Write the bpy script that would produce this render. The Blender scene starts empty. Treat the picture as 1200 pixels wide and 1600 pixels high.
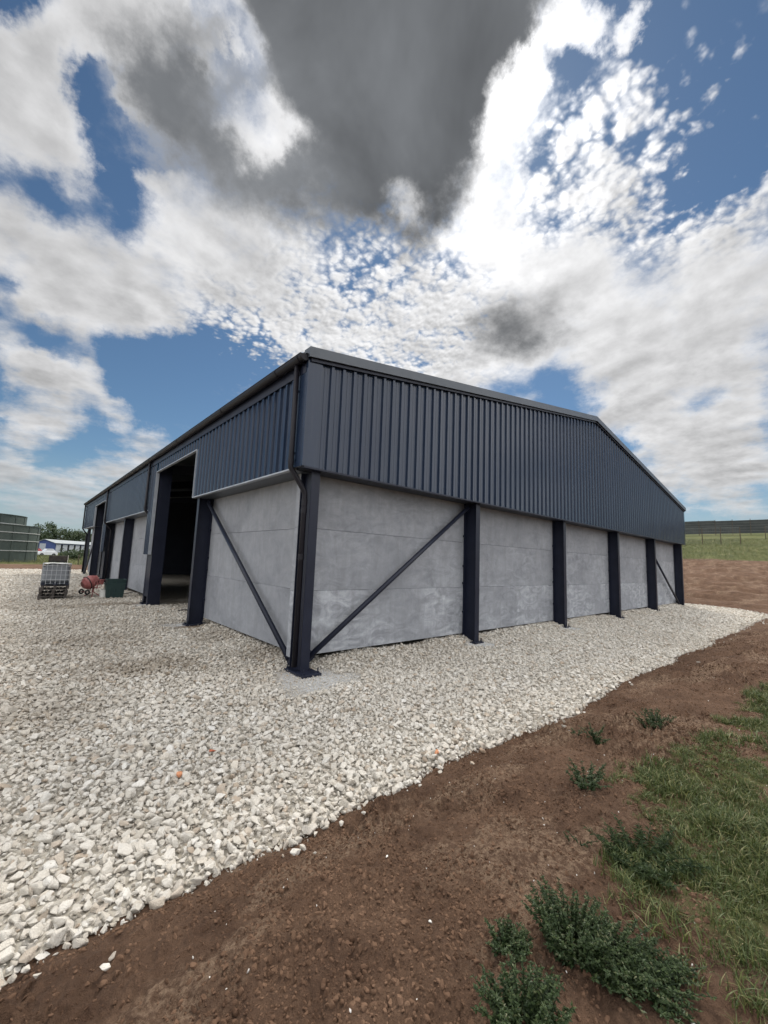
import bpy, bmesh, math, random
import numpy as np
from mathutils import Vector, Matrix, Euler

random.seed(7)
rng = np.random.default_rng(11)
PI = math.pi
scene = bpy.context.scene
COL = scene.collection

# ------------------------------------------------------------------ helpers
class MB:
    """collects geometry and links it as one mesh object"""
    def __init__(self):
        self.v = []; self.f = []; self.m = []; self.mi = 0
    def add(self, verts, faces):
        n = len(self.v)
        self.v += [tuple(p) for p in verts]
        self.f += [tuple(i + n for i in q) for q in faces]
        self.m += [self.mi] * len(faces)
        return self
    def box(self, x0, x1, y0, y1, z0, z1):
        v = [(x0,y0,z0),(x1,y0,z0),(x1,y1,z0),(x0,y1,z0),(x0,y0,z1),(x1,y0,z1),(x1,y1,z1),(x0,y1,z1)]
        return self.add(v, [(0,3,2,1),(4,5,6,7),(0,1,5,4),(1,2,6,5),(2,3,7,6),(3,0,4,7)])
    def cbox(self, x0, x1, y0, y1, z0, z1, c):
        """box with chamfered edges"""
        bm = bmesh.new()
        bmesh.ops.create_cube(bm, size=1)
        for w in bm.verts:
            w.co = Vector((x0 if w.co.x < 0 else x1, y0 if w.co.y < 0 else y1, z0 if w.co.z < 0 else z1))
        bmesh.ops.bevel(bm, geom=list(bm.edges), offset=c, segments=1, affect='EDGES')
        return self.bm(bm)
    def bm(self, bm, mat=None):
        bm.verts.index_update()
        vs = [(mat @ w.co if mat else w.co)[:] for w in bm.verts]
        fs = [[w.index for w in f.verts] for f in bm.faces]
        bm.free()
        return self.add(vs, fs)
    def obox(self, a, b, w, h, up=Vector((0,0,1))):
        """bar of section w x h from a to b"""
        a = Vector(a); b = Vector(b); d = (b - a).normalized()
        s = d.cross(up)
        if s.length < 1e-4: s = d.cross(Vector((1,0,0)))
        s.normalize(); u = s.cross(d)
        vs = []
        for p in (a, b):
            for i, j in ((-1,-1),(1,-1),(1,1),(-1,1)):
                vs.append(p + s*(i*w/2) + u*(j*h/2))
        return self.add(vs, [(0,1,2,3),(7,6,5,4),(0,4,5,1),(1,5,6,2),(2,6,7,3),(3,7,4,0)])
    def tube(self, path, r, n=12, cap=True):
        path = [Vector(p) for p in path]
        rs = r if isinstance(r, (list, tuple)) else [r]*len(path)
        rings = []
        d0 = (path[1]-path[0]).normalized()
        ref = Vector((0,0,1)) if abs(d0.z) < .9 else Vector((1,0,0))
        s = d0.cross(ref).normalized()
        for i, p in enumerate(path):
            if i == 0: d = path[1]-path[0]
            elif i == len(path)-1: d = path[-1]-path[-2]
            else: d = (path[i+1]-p).normalized() + (p-path[i-1]).normalized()
            d = d.normalized()
            s = (s - d*s.dot(d)).normalized(); u = d.cross(s)
            rings.append([p + (s*math.cos(2*PI*k/n) + u*math.sin(2*PI*k/n))*rs[i] for k in range(n)])
        vs = [q for rg in rings for q in rg]; fs = []
        for i in range(len(rings)-1):
            for k in range(n):
                a = i*n+k; b = i*n+(k+1) % n
                fs.append((a, b, b+n, a+n))
        if cap:
            fs.append(tuple(range(n-1, -1, -1))); m = (len(rings)-1)*n
            fs.append(tuple(m+k for k in range(n)))
        return self.add(vs, fs)
    def lathe(self, prof, n=32, c=(0,0,0), mat=None):
        vs = []
        for r, z in prof:
            for k in range(n):
                p = Vector((r*math.cos(2*PI*k/n), r*math.sin(2*PI*k/n), z))
                vs.append((mat @ p if mat else p) + Vector(c))
        fs = []
        for i in range(len(prof)-1):
            for k in range(n):
                a = i*n+k; b = i*n+(k+1) % n
                fs.append((a, b, b+n, a+n))
        return self.add(vs, fs)
    def build(self, name, mat, parent=None, smooth=False, loc=None):
        me = bpy.data.meshes.new(name)
        off = Vector(loc) if loc is not None else Vector((0,0,0))
        me.from_pydata([tuple(Vector(p)-off) for p in self.v], [], self.f)
        mats = mat if isinstance(mat, (list, tuple)) else [mat]
        for k in mats: me.materials.append(k)
        if len(mats) > 1: me.polygons.foreach_set('material_index', self.m)
        if smooth: me.polygons.foreach_set('use_smooth', [True]*len(self.f))
        me.update()
        o = bpy.data.objects.new(name, me); COL.objects.link(o)
        if loc is not None: o.location = off
        if parent is not None: o.parent = parent
        return o

def empty(name, label, cat, loc=(0,0,0), rz=0, group=None):
    o = bpy.data.objects.new(name, None); COL.objects.link(o)
    o.empty_display_size = .3
    o.location = loc; o.rotation_euler = (0,0,rz)
    return tag(o, label, cat, group)
def tag(o, label, cat, group=None, kind=None):
    if label: o['label'] = label
    if cat: o['category'] = cat
    if group: o['group'] = group
    if kind: o['kind'] = kind
    return o
def copy_tree(o, parent=None):
    c = o.copy(); COL.objects.link(c)
    if parent is not None: c.parent = parent
    for ch in list(o.children): copy_tree(ch, c)
    return c
def np_mesh(name, V, Q, mat, smooth=True):
    me = bpy.data.meshes.new(name)
    V = np.asarray(V, np.float32); Q = np.asarray(Q, np.int32)
    me.vertices.add(len(V)); me.vertices.foreach_set('co', V.ravel())
    me.loops.add(Q.size); me.loops.foreach_set('vertex_index', Q.ravel())
    me.polygons.add(len(Q))
    me.polygons.foreach_set('loop_start', np.arange(0, Q.size, Q.shape[1], dtype=np.int32))
    me.polygons.foreach_set('use_smooth', np.full(len(Q), smooth))
    me.materials.append(mat)
    me.update(calc_edges=True); me.validate()
    o = bpy.data.objects.new(name, me); COL.objects.link(o)
    return o
def attr(me, name, data, kind='FLOAT', dom='POINT'):
    a = me.attributes.new(name, kind, dom)
    key = {'FLOAT':'value','INT':'value','FLOAT_VECTOR':'vector'}[kind]
    a.data.foreach_set(key, np.ascontiguousarray(data, np.int32 if kind == 'INT' else np.float32).ravel())

# ------------------------------------------------------------------ noise (numpy)
def _hash(ix, iy, s):
    h = (ix*374761393 + iy*668265263 + s*974634721) & 0xffffffff
    h = ((h ^ (h >> 13))*1274126177) & 0xffffffff
    return ((h ^ (h >> 16)) & 0xffff)/65535.0
def vnoise(x, y, s=0):
    x = np.asarray(x, float); y = np.asarray(y, float)
    ix = np.floor(x).astype(np.int64); iy = np.floor(y).astype(np.int64)
    fx = x-ix; fy = y-iy
    fx = fx*fx*fx*(fx*(fx*6-15)+10); fy = fy*fy*fy*(fy*(fy*6-15)+10)
    a = _hash(ix, iy, s); b = _hash(ix+1, iy, s); c = _hash(ix, iy+1, s); d = _hash(ix+1, iy+1, s)
    return (a+(b-a)*fx)*(1-fy) + (c+(d-c)*fx)*fy
def fbm(x, y, s=0, o=4, g=.5):
    t = 0; a = 1; n = 0
    for k in range(o):
        t = t + a*vnoise(x*2**k+k*17.3, y*2**k-k*9.1, s+k); n += a; a *= g
    return t/n
def sstep(a, b, x):
    t = np.clip((x-a)/(b-a), 0, 1); return t*t*(3-2*t)

# ------------------------------------------------------------------ materials
class NT:
    def __init__(self, name):
        self.mat = bpy.data.materials.new(name); self.mat.use_nodes = True
        self.t = self.mat.node_tree; self.n = self.t.nodes; self.l = self.t.links
        self.p = self.n['Principled BSDF']
    def node(self, typ, **k):
        return mknode(self.t, typ, **k)
    def link(self, a, b): self.l.new(a, b)
def mknode(t, typ, **k):
    nd = t.nodes.new(typ)
    for a, b in k.items():
        if a.startswith('in_'):
            key = a[3:]; key = int(key) if key.isdigit() else key
            s = nd.inputs[key]
            if isinstance(b, bpy.types.NodeSocket): t.links.new(b, s)
            else: s.default_value = b
        else: setattr(nd, a, b)
    return nd
def noise(N, scale, detail=4, rough=.55, vec=None, dist=0):
    nd = N.node('ShaderNodeTexNoise', in_Scale=scale, in_Detail=detail, in_Roughness=rough, in_Distortion=dist)
    if vec is not None: N.link(vec, nd.inputs['Vector'])
    return nd.outputs['Fac']
def ramp(N, fac, stops):
    r = N.node('ShaderNodeValToRGB')
    N.link(fac, r.inputs[0])
    e = r.color_ramp.elements
    while len(e) < len(stops): e.new(.5)
    for i, (p, c) in enumerate(stops):
        e[i].position = p
        e[i].color = (*c, 1) if isinstance(c, (tuple, list)) else (c, c, c, 1)
    return r.outputs['Color']
def mix(N, fac, a, b, mode='MIX'):
    m = N.node('ShaderNodeMix', data_type='RGBA', blend_type=mode)
    for s, v in ((m.inputs[0], fac), (m.inputs[6], a), (m.inputs[7], b)):
        if isinstance(v, bpy.types.NodeSocket): N.link(v, s)
        elif isinstance(v, (tuple, list)): s.default_value = (*v, 1)
        else: s.default_value = v
    return m.outputs[2]
def math_(N, op, a, b=None, c=None, clamp=False):
    m = N.node('ShaderNodeMath', operation=op, use_clamp=clamp)
    for i, v in enumerate((a, b, c)):
        if v is None: continue
        if isinstance(v, bpy.types.NodeSocket): N.link(v, m.inputs[i])
        else: m.inputs[i].default_value = v
    return m.outputs[0]
def bump(N, h, strength=.3, dist=.01):
    b = N.node('ShaderNodeBump', in_Strength=strength, in_Distance=dist)
    N.link(h, b.inputs['Height']); N.link(b.outputs[0], N.p.inputs['Normal'])
def setp(N, col=None, rough=.6, metal=0, spec=.5):
    if col is not None:
        if isinstance(col, bpy.types.NodeSocket): N.link(col, N.p.inputs['Base Color'])
        else: N.p.inputs['Base Color'].default_value = (*col, 1)
    if isinstance(rough, bpy.types.NodeSocket): N.link(rough, N.p.inputs['Roughness'])
    else: N.p.inputs['Roughness'].default_value = rough
    N.p.inputs['Metallic'].default_value = metal
    N.p.inputs['Specular IOR Level'].default_value = spec
    return N.mat
def objco(N): return N.node('ShaderNodeTexCoord').outputs['Object']

def painted(name, c1, c2, rough=.4, scale=3, spec=.5, sheets=False):
    """coated or painted metal with slight unevenness and dust"""
    N = NT(name); co = objco(N)
    a = noise(N, scale, 5, .6, co); b = noise(N, scale*14, 3, .6, co)
    col = mix(N, ramp(N, a, [(.35, 0.0), (.7, 1.0)]), c1, c2)
    r = math_(N, 'MULTIPLY_ADD', b, .22, rough-.11)
    if sheets:                                  # each 1.06 m sheet a touch different, faint dirt runs below the eaves
        s = N.node('ShaderNodeSeparateXYZ'); N.link(co, s.inputs[0])
        q = math_(N, 'FLOOR', math_(N, 'DIVIDE', math_(N, 'ADD', s.outputs[0], s.outputs[1]), 1.062))
        w = N.node('ShaderNodeTexWhiteNoise', noise_dimensions='1D'); N.link(q, w.inputs['W'])
        col = mix(N, math_(N, 'MULTIPLY', w.outputs['Value'], .35), col, (c2[0]*1.35, c2[1]*1.3, c2[2]*1.25))
        mp = N.node('ShaderNodeMapping'); N.link(co, mp.inputs[0]); mp.inputs['Scale'].default_value = (9, 9, .5)
        col = mix(N, ramp(N, noise(N, 1.0, 4, .6, mp.outputs[0]), [(.55, .0), (.8, .25)]), col, (.09,.10,.11))
        r = math_(N, 'MULTIPLY_ADD', a, .16, rough-.08)
    return setp(N, col, r, 0, spec)

M = {}
M['clad'] = painted('coated_steel_sheet', (.0135,.023,.046), (.017,.028,.053), .19, 1.2, .38, True)
M['steel'] = painted('painted_structural_steel', (.008,.010,.021), (.012,.015,.029), .42, 2.5, .3)
M['trim'] = painted('steel_trim', (.26,.28,.31), (.33,.35,.38), .4, 4)
M['verge'] = painted('verge_sheet', (.052,.062,.076), (.068,.078,.092), .42, 3)
M['pipe'] = painted('dark_pipe_plastic', (.009,.008,.011), (.013,.012,.016), .45, 5, .2)
M['roof'] = painted('roof_sheet', (.06,.07,.085), (.075,.085,.1), .4, 2)
M['inner'] = painted('inner_steel', (.02,.024,.036), (.028,.032,.045), .6, 2)
M['galv'] = painted('galvanised_plate', (.2,.2,.2), (.3,.3,.3), .5, 8)

def m_concrete():
    N = NT('precast_concrete'); co = objco(N)
    info = N.node('ShaderNodeObjectInfo').outputs['Random']
    off = N.node('ShaderNodeCombineXYZ'); N.link(math_(N, 'MULTIPLY', info, 40.0), off.inputs[0]); N.link(math_(N, 'MULTIPLY', info, 23.0), off.inputs[2])
    va = N.node('ShaderNodeVectorMath', operation='ADD'); N.link(co, va.inputs[0]); N.link(off.outputs[0], va.inputs[1])
    P = va.outputs[0]
    big = noise(N, .8, 5, .6, P); fine = noise(N, 22, 5, .7, P); mid = noise(N, 3.5, 6, .65, P, .6)
    col = mix(N, ramp(N, big, [(.3, 0.0), (.7, 1.0)]), (.165,.172,.19), (.25,.258,.278))
    col = mix(N, ramp(N, mid, [(.38, .0), (.75, .45)]), col, (.33,.34,.36))
    # chalky wipe marks (lime bloom), strongest on the lower course
    st = N.node('ShaderNodeMapping'); N.link(P, st.inputs[0]); st.inputs['Rotation'].default_value = (.5,.5,.5); st.inputs['Scale'].default_value = (1,1,2.2)
    w = noise(N, 1.7, 7, .62, st.outputs[0], 1.6)
    a = N.node('ShaderNodeAttribute', attribute_type='GEOMETRY', attribute_name='bloom').outputs['Fac']
    ptc = noise(N, .55, 3, .5, P)
    wf = math_(N, 'MULTIPLY', math_(N, 'MULTIPLY', ramp(N, w, [(.38, .0), (.70, .9)]), ramp(N, ptc, [(.34, .25), (.58, 1.0)])), a, clamp=True)
    col = mix(N, wf, col, (.55,.57,.60))
    # vertical run marks
    mp = N.node('ShaderNodeMapping'); N.link(P, mp.inputs[0]); mp.inputs['Scale'].default_value = (5,5,.6)
    run = noise(N, 1.0, 6, .65, mp.outputs[0], .8)
    col = mix(N, ramp(N, run, [(.46, .0), (.75, .45)]), col, (.17,.172,.18))
    col = mix(N, ramp(N, fine, [(.3, .22), (.6, .0)]), col, (.17,.17,.18))
    # tiny air holes
    vo = N.node('ShaderNodeTexVoronoi', in_Scale=26.0); N.link(P, vo.inputs['Vector'])
    hole = ramp(N, vo.outputs['Distance'], [(.04, 1.0), (.10, .0)])
    col = mix(N, math_(N, 'MULTIPLY', hole, .35), col, (.12,.12,.12))
    h = math_(N, 'MULTIPLY_ADD', fine, .5, math_(N, 'MULTIPLY', hole, -.6))
    bump(N, h, .25, .006)
    return setp(N, col, .82, 0, .3)
M['conc'] = m_concrete()

def m_simple(name, cols, scale, rough=.7, spec=.3, bmp=.1):
    N = NT(name); co = objco(N)
    a = noise(N, scale, 5, .6, co)
    col = mix(N, ramp(N, a, [(.3, 0.0), (.7, 1.0)]), *cols)
    if bmp: bump(N, a, bmp, .01)
    return setp(N, col, rough, 0, spec)

def m_stone():
    N = NT('limestone'); co = objco(N)
    rnd = N.node('ShaderNodeObjectInfo').outputs['Random']
    tint = N.node('ShaderNodeAttribute', attribute_type='INSTANCER', attribute_name='tint').outputs['Fac']
    col = ramp(N, rnd, [(0, (.56,.52,.45)), (.3, (.71,.67,.60)), (.55, (.65,.59,.50)), (.75, (.77,.74,.68)), (.9, (.60,.54,.46)), (.98, (.48,.39,.30))])
    a = noise(N, 2.2, 5, .65, co)
    col = mix(N, ramp(N, a, [(.45, .0), (.75, .55)]), col, (.45,.40,.33))
    b = noise(N, 7, 4, .6, co)
    col = mix(N, ramp(N, b, [(.55, .0), (.8, .4)]), col, (.76,.75,.72))
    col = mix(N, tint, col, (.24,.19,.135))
    bump(N, b, .5, .12)
    return setp(N, col, .85, 0, .25)
M['stone'] = m_stone()

def m_yard():
    N = NT('gravel_bed')
    g = N.node('ShaderNodeNewGeometry').outputs['Position']
    tint = N.node('ShaderNodeAttribute', attribute_type='GEOMETRY', attribute_name='tint').outputs['Fac']
    fine_ = N.node('ShaderNodeAttribute', attribute_type='GEOMETRY', attribute_name='fines').outputs['Fac']
    vo = N.node('ShaderNodeTexVoronoi', in_Scale=17.0); N.link(g, vo.inputs['Vector'])
    a = noise(N, 40, 4, .7, g); b = noise(N, .6, 5, .6, g)
    col = mix(N, vo.outputs['Distance'], (.50,.47,.41), (.27,.24,.195))
    col = mix(N, ramp(N, b, [(.35, .0), (.7, .5)]), col, (.32,.28,.22))
    dust = mix(N, a, (.40,.40,.39), (.54,.54,.53))
    col = mix(N, fine_, col, dust)
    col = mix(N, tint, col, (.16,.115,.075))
    bump(N, math_(N, 'ADD', math_(N, 'MULTIPLY', vo.outputs['Distance'], -1.0), math_(N, 'MULTIPLY', a, .4)), .7, .03)
    return setp(N, col, .9, 0, .2)
M['yard'] = m_yard()

def m_ground():
    N = NT('bare_soil_and_turf')
    g = N.node('ShaderNodeNewGeometry').outputs['Position']
    gr = N.node('ShaderNodeAttribute', attribute_type='GEOMETRY', attribute_name='turf').outputs['Fac']
    dry = N.node('ShaderNodeAttribute', attribute_type='GEOMETRY', attribute_name='dry').outputs['Fac']
    a = noise(N, 2.3, 9, .7, g); b = noise(N, 26, 7, .75, g); c = noise(N, 120, 3, .7, g)
    col = ramp(N, a, [(.3, (.078,.044,.028)), (.5, (.13,.077,.049)), (.72, (.185,.113,.073))])
    col = mix(N, math_(N, 'MULTIPLY', dry, ramp(N, b, [(.42, .0), (.6, .75)])), col, (.27,.19,.13))
    col = mix(N, ramp(N, b, [(.35, .55), (.6, .0)]), col, (.048,.028,.019))
    col = mix(N, ramp(N, c, [(.68, .0), (.78, .35)]), col, (.26,.2,.15))
    ta = noise(N, .25, 6, .6, g); tb = noise(N, 6, 6, .7, g)
    tc = mix(N, ramp(N, ta, [(.35, .0), (.65, 1.0)]), (.075,.085,.03), (.14,.135,.05))
    tc = mix(N, ramp(N, tb, [(.4, .5), (.6, .0)]), tc, (.045,.065,.02))
    fac = math_(N, 'ADD', gr, math_(N, 'MULTIPLY_ADD', tb, .7, -.35))
    col = mix(N, ramp(N, fac, [(.42, .0), (.58, 1.0)]), col, tc)
    bump(N, math_(N, 'ADD', b, math_(N, 'MULTIPLY', c, .35)), 1.0, .045)
    return setp(N, col, .95, 0, .15)
M['ground'] = m_ground()
def m_clod():
    N = NT('soil_clod'); g = N.node('ShaderNodeNewGeometry').outputs['Position']
    col = ramp(N, noise(N, 2.3, 9, .7, g), [(.3, (.074,.042,.027)), (.5, (.125,.075,.048)), (.72, (.17,.105,.069))])
    bump(N, noise(N, 60, 4, .7, g), .6, .01)
    return setp(N, col, .95, 0, .1)
M['clod'] = m_clod()
M['pebble'] = m_simple('pale_pebble', ((.5,.47,.42), (.68,.66,.62)), 2.0, .8, .3, .2)

def m_leaf(name, stops, trans=.25, rough=.55):
    N = NT(name)
    r = N.node('ShaderNodeAttribute', attribute_type='GEOMETRY', attribute_name='shade').outputs['Fac']
    col = ramp(N, r, stops)
    setp(N, col, rough, 0, .3)
    tr = N.node('ShaderNodeBsdfTranslucent'); N.link(col, tr.inputs[0])
    mx = N.node('ShaderNodeMixShader'); mx.inputs[0].default_value = trans
    out = N.n['Material Output']
    N.link(N.p.outputs[0], mx.inputs[1]); N.link(tr.outputs[0], mx.inputs[2]); N.link(mx.outputs[0], out.inputs[0])
    return N.mat
M['weed'] = m_leaf('weed_leaf', [(0, (.018,.034,.011)), (.5, (.034,.057,.018)), (.85, (.06,.083,.027)), (1, (.13,.135,.07))])
M['grass'] = m_leaf('grass_blade', [(0, (.042,.062,.018)), (.5, (.075,.098,.028)), (.75, (.135,.14,.045)), (.9, (.21,.19,.09)), (1, (.34,.28,.16))])
M['tree'] = m_leaf('tree_leaf', [(0, (.032,.05,.026)), (.5, (.05,.075,.034)), (1, (.08,.105,.05))], .15)
M['bark'] = m_simple('bark', ((.06,.045,.035), (.11,.09,.07)), 6, .9, .1, .5)
# ------------------------------------------------------------------ camera
CX, CY, CZ = -3.6031, -6.3580, 2.0448
YAW, PITCH, ROLL, FPX = 0.72031, 0.11806, 0.03868, 635.41
cam = bpy.data.cameras.new('camera'); cam_o = bpy.data.objects.new('camera', cam); COL.objects.link(cam_o)
sy, cyw, sp, cp, sr, cr = math.sin(YAW), math.cos(YAW), math.sin(PITCH), math.cos(PITCH), math.sin(ROLL), math.cos(ROLL)
R0 = Vector((cyw,-sy,0)); F0 = Vector((sy,cyw,0)); Z0 = Vector((0,0,1))
FW = F0*cp + Z0*sp; UP = -F0*sp + Z0*cp
RX = R0*cr + UP*sr; UX = -R0*sr + UP*cr
mw = Matrix((RX, UX, -FW)).transposed().to_4x4(); mw.translation = (CX, CY, CZ)
cam_o.matrix_world = mw
cam.sensor_fit = 'HORIZONTAL'; cam.sensor_width = 36; cam.lens = FPX/1200*36
cam.clip_start = .05; cam.clip_end = 6000
scene.camera = cam_o

# ------------------------------------------------------------------ terrain
EX = lambda x: -3.6 + .34*(fbm(x*.55, x*0+3.3, 5, 3)-.5) + .16*(fbm(x*3.1, x*0+1.7, 9, 3)-.5)
def gravel_sd(x, y):
    """positive inside the gravel bed (a rounded yard round the shed)"""
    x = np.asarray(x, float); y = np.asarray(y, float)
    e = EX(x)
    x1 = 28.6 + .5*(fbm(y*.4, y*0, 21, 3)-.5); r = 5.2
    yy = y - e
    qx = x - (x1-r); qy = r - yy
    ins = np.where((qx > 0) & (qy > 0), r-np.hypot(qx, qy), np.minimum(np.minimum(x1-x, yy), 1e9))
    yb = 42.2 + 1.2*(fbm(x*.2, x*0, 31, 3)-.5)
    return np.minimum(np.minimum(ins, yb-y), x+70)
PADS = [(.25,-.25,.85,.62),(5.4,-.05,.5,.35),(0.1,6.1,.75,.6),(.1,11.6,.7,.6),(10.4,-.1,.35,.35),(15.5,0,.3,.3)]
def fines_mask(x, y):
    m = np.zeros_like(np.asarray(x, float))
    for px, py, rx, ry in PADS:
        d = np.hypot((x-px)/rx, (y-py)/ry) + (fbm(x*2.2, y*2.2, 41, 4)-.5)*1.1
        m = np.maximum(m, 1-sstep(.65, 1.15, d))
    return m
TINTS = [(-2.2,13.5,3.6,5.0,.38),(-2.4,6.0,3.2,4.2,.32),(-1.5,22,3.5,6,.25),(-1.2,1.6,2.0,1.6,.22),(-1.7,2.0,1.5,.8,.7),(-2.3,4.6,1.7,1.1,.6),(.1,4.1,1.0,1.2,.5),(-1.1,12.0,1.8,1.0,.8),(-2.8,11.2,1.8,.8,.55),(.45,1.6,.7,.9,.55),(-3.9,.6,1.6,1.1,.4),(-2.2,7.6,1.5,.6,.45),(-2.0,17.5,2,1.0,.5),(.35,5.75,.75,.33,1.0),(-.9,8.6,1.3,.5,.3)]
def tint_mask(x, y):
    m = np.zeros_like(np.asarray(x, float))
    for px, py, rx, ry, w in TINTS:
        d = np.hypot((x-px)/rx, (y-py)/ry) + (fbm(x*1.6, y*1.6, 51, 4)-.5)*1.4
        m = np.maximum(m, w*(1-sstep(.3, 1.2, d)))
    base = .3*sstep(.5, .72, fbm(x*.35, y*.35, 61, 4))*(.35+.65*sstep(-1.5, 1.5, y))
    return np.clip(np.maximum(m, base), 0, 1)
def hill(x):
    t = np.maximum(np.asarray(x, float)-29.5, 0)
    a = .13*t*t/(t+5.0)
    return np.where(t > 130, .13*130*130/135.0 + (t-130)*.01, a)
def turf_edge(x): return -5.28 + .5*(fbm(x*.9, x*0+7.7, 71, 3)-.5) - .12*np.maximum(np.asarray(x, float)-1.0, 0)*0.25
def height(x, y, fine=True):
    x = np.asarray(x, float); y = np.asarray(y, float)
    sd = gravel_sd(x, y)
    d = np.maximum(-sd, 0)
    und = .05*(fbm(x*.25, y*.25, 81, 3)-.5)*sstep(-4, 3, np.abs(y-18)-0 + 0*x)
    g = und*sstep(.8, 4, np.hypot(x-.3, y))            # gravel bed, almost level
    # stone heaped along the wall foot
    g = g + .13*np.exp(-((y-.52)/.3)**2)*sstep(.6, 1.2, x)*(.35+1.1*fbm(x*1.1, y, 91, 3))*(x < 26)
    g = g + .12*np.exp(-((x-.62)/.3)**2)*sstep(.5, 1.1, y)*(y < 5.6)*(.35+1.0*fbm(y*1.2, x, 92, 3))
    berm = .47*(1-np.exp(-d/1.15))
    near = sstep(34, 12, x)*sstep(2, -2, y)
    far = .18*(1-np.exp(-d/2.5))
    s = np.where(sd < 0, berm*near + far*(1-near), 0) + hill(x)*(d > 0)
    if fine:
        k = sstep(0, .25, d)*sstep(30, 8, np.hypot(x-CX, y-CY))
        tf = 1-.6*sstep(0, -.5, y-turf_edge(x))
        n = .17*(fbm(x*.9, y*.9, 101, 3)-.5) + .10*(fbm(x*3.1, y*3.1, 103, 4)-.5)
        lump = fbm(x*9, y*9, 105, 4, .6)
        ro = .5 + 1.2*sstep(.42, .62, fbm(x*.8+9, y*.8, 117, 3))
        n = n*.8 + ro*.14*np.maximum(lump-.46, 0)*tf + ro*.06*(fbm(x*24, y*24, 107, 3)-.5)*tf + .03*np.abs(fbm(x*6+3, y*14, 109, 3)-.5)*tf
        s = s + n*k
        # tracked-in plough lines on the slope beyond the shed
        kf = sstep(26, 30, x)*sstep(62, 55, x)
        s = s + kf*d.clip(0, 1)*(.13*np.sin(x*3.1 + 2.6*fbm(x*.2, y*.25, 111, 3)*6) + .6*(fbm(x*.9, y*.3, 113, 5)-.5))
        s = s + (d > 0)*sstep(10, 26, x)*sstep(34, 26, x)*.25*(fbm(x*.9, y*.9, 115, 4)-.5)
    return g*(sd >= 0) + s
fa = np.radians(np.concatenate([np.arange(-6, 94, .135), np.arange(94, 354, 2.0)]))
r1 = .35*np.exp(np.arange(0, 430)*.0078); r2 = r1[-1]*np.exp(np.arange(1, 290)*.0067); r3 = r2[-1]*np.exp(np.arange(1, 70)*.055)
RR = np.concatenate([[.02], r1, r2, r3])
A2, R2_ = np.meshgrid(fa, RR)
GX = CX + R2_*np.sin(A2); GY = CY + R2_*np.cos(A2)
GZ = height(GX, GY)
sdg = gravel_sd(GX, GY)
te = turf_edge(GX)
ptn = fbm(GX*1.3, GY*1.3, 121, 4)
turf = sstep(.25, -.25, GY-te + (fbm(GX*2.4, GY*2.4, 123, 3)-.5)*.7)*sstep(7.2, 4.6, GX+(ptn-.5)*3)
turf = turf*(1-.8*sstep(.55, .66, ptn))*.55*sstep(-1.7, -1.0, GX+(ptn-.5)*1.0)
hillturf = sstep(59, 63, GX + (fbm(GX*.15, GY*.15, 125, 3)-.5)*5)
leftturf = sstep(49.5, 53, GY + (fbm(GX*.25, GY*.25, 127, 3)-.5)*5)*sstep(40, 20, GX)
back = sstep(200, 300, R2_)
turf = np.clip(np.maximum.reduce([turf, hillturf, leftturf*.62, back*.8]), 0, 1)
dry = np.clip(1.6*(sstep(.52, .72, fbm(GX*1.0+4, GY*2.2, 129, 4))), 0, 1)
na, nr = len(fa), len(RR)
I = np.arange(nr-1)[:, None]*na + np.arange(na)[None, :]
J = np.arange(nr-1)[:, None]*na + (np.arange(na)[None, :]+1) % na
QUADS = np.stack([I, I+na, J+na, J], -1).reshape(-1, 4)
VV = np.stack([GX, GY, GZ], -1).reshape(-1, 3)
QUADS = QUADS[:, ::-1]
go = np_mesh('ground', VV, QUADS, M['ground'])
attr(go.data, 'turf', turf.ravel()); attr(go.data, 'dry', dry.ravel())
tag(go, None, None, kind='structure')
# gravel bed: a sheet 5 mm above the ground, inside its edge
inside = (sdg.ravel() > .03)
qk = inside[QUADS].all(1) & (np.hypot(VV[QUADS[:, 0], 0]-CX, VV[QUADS[:, 0], 1]-CY) < 110)
used = np.unique(QUADS[qk]); remap = -np.ones(len(VV), np.int64); remap[used] = np.arange(len(used))
YV = VV[used].copy(); YV[:, 2] += .005
yo = np_mesh('gravel_yard', YV, remap[QUADS[qk]], M['yard'])
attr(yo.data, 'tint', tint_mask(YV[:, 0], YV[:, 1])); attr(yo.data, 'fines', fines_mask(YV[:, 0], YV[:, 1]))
tag(yo, None, None, kind='structure')

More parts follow.
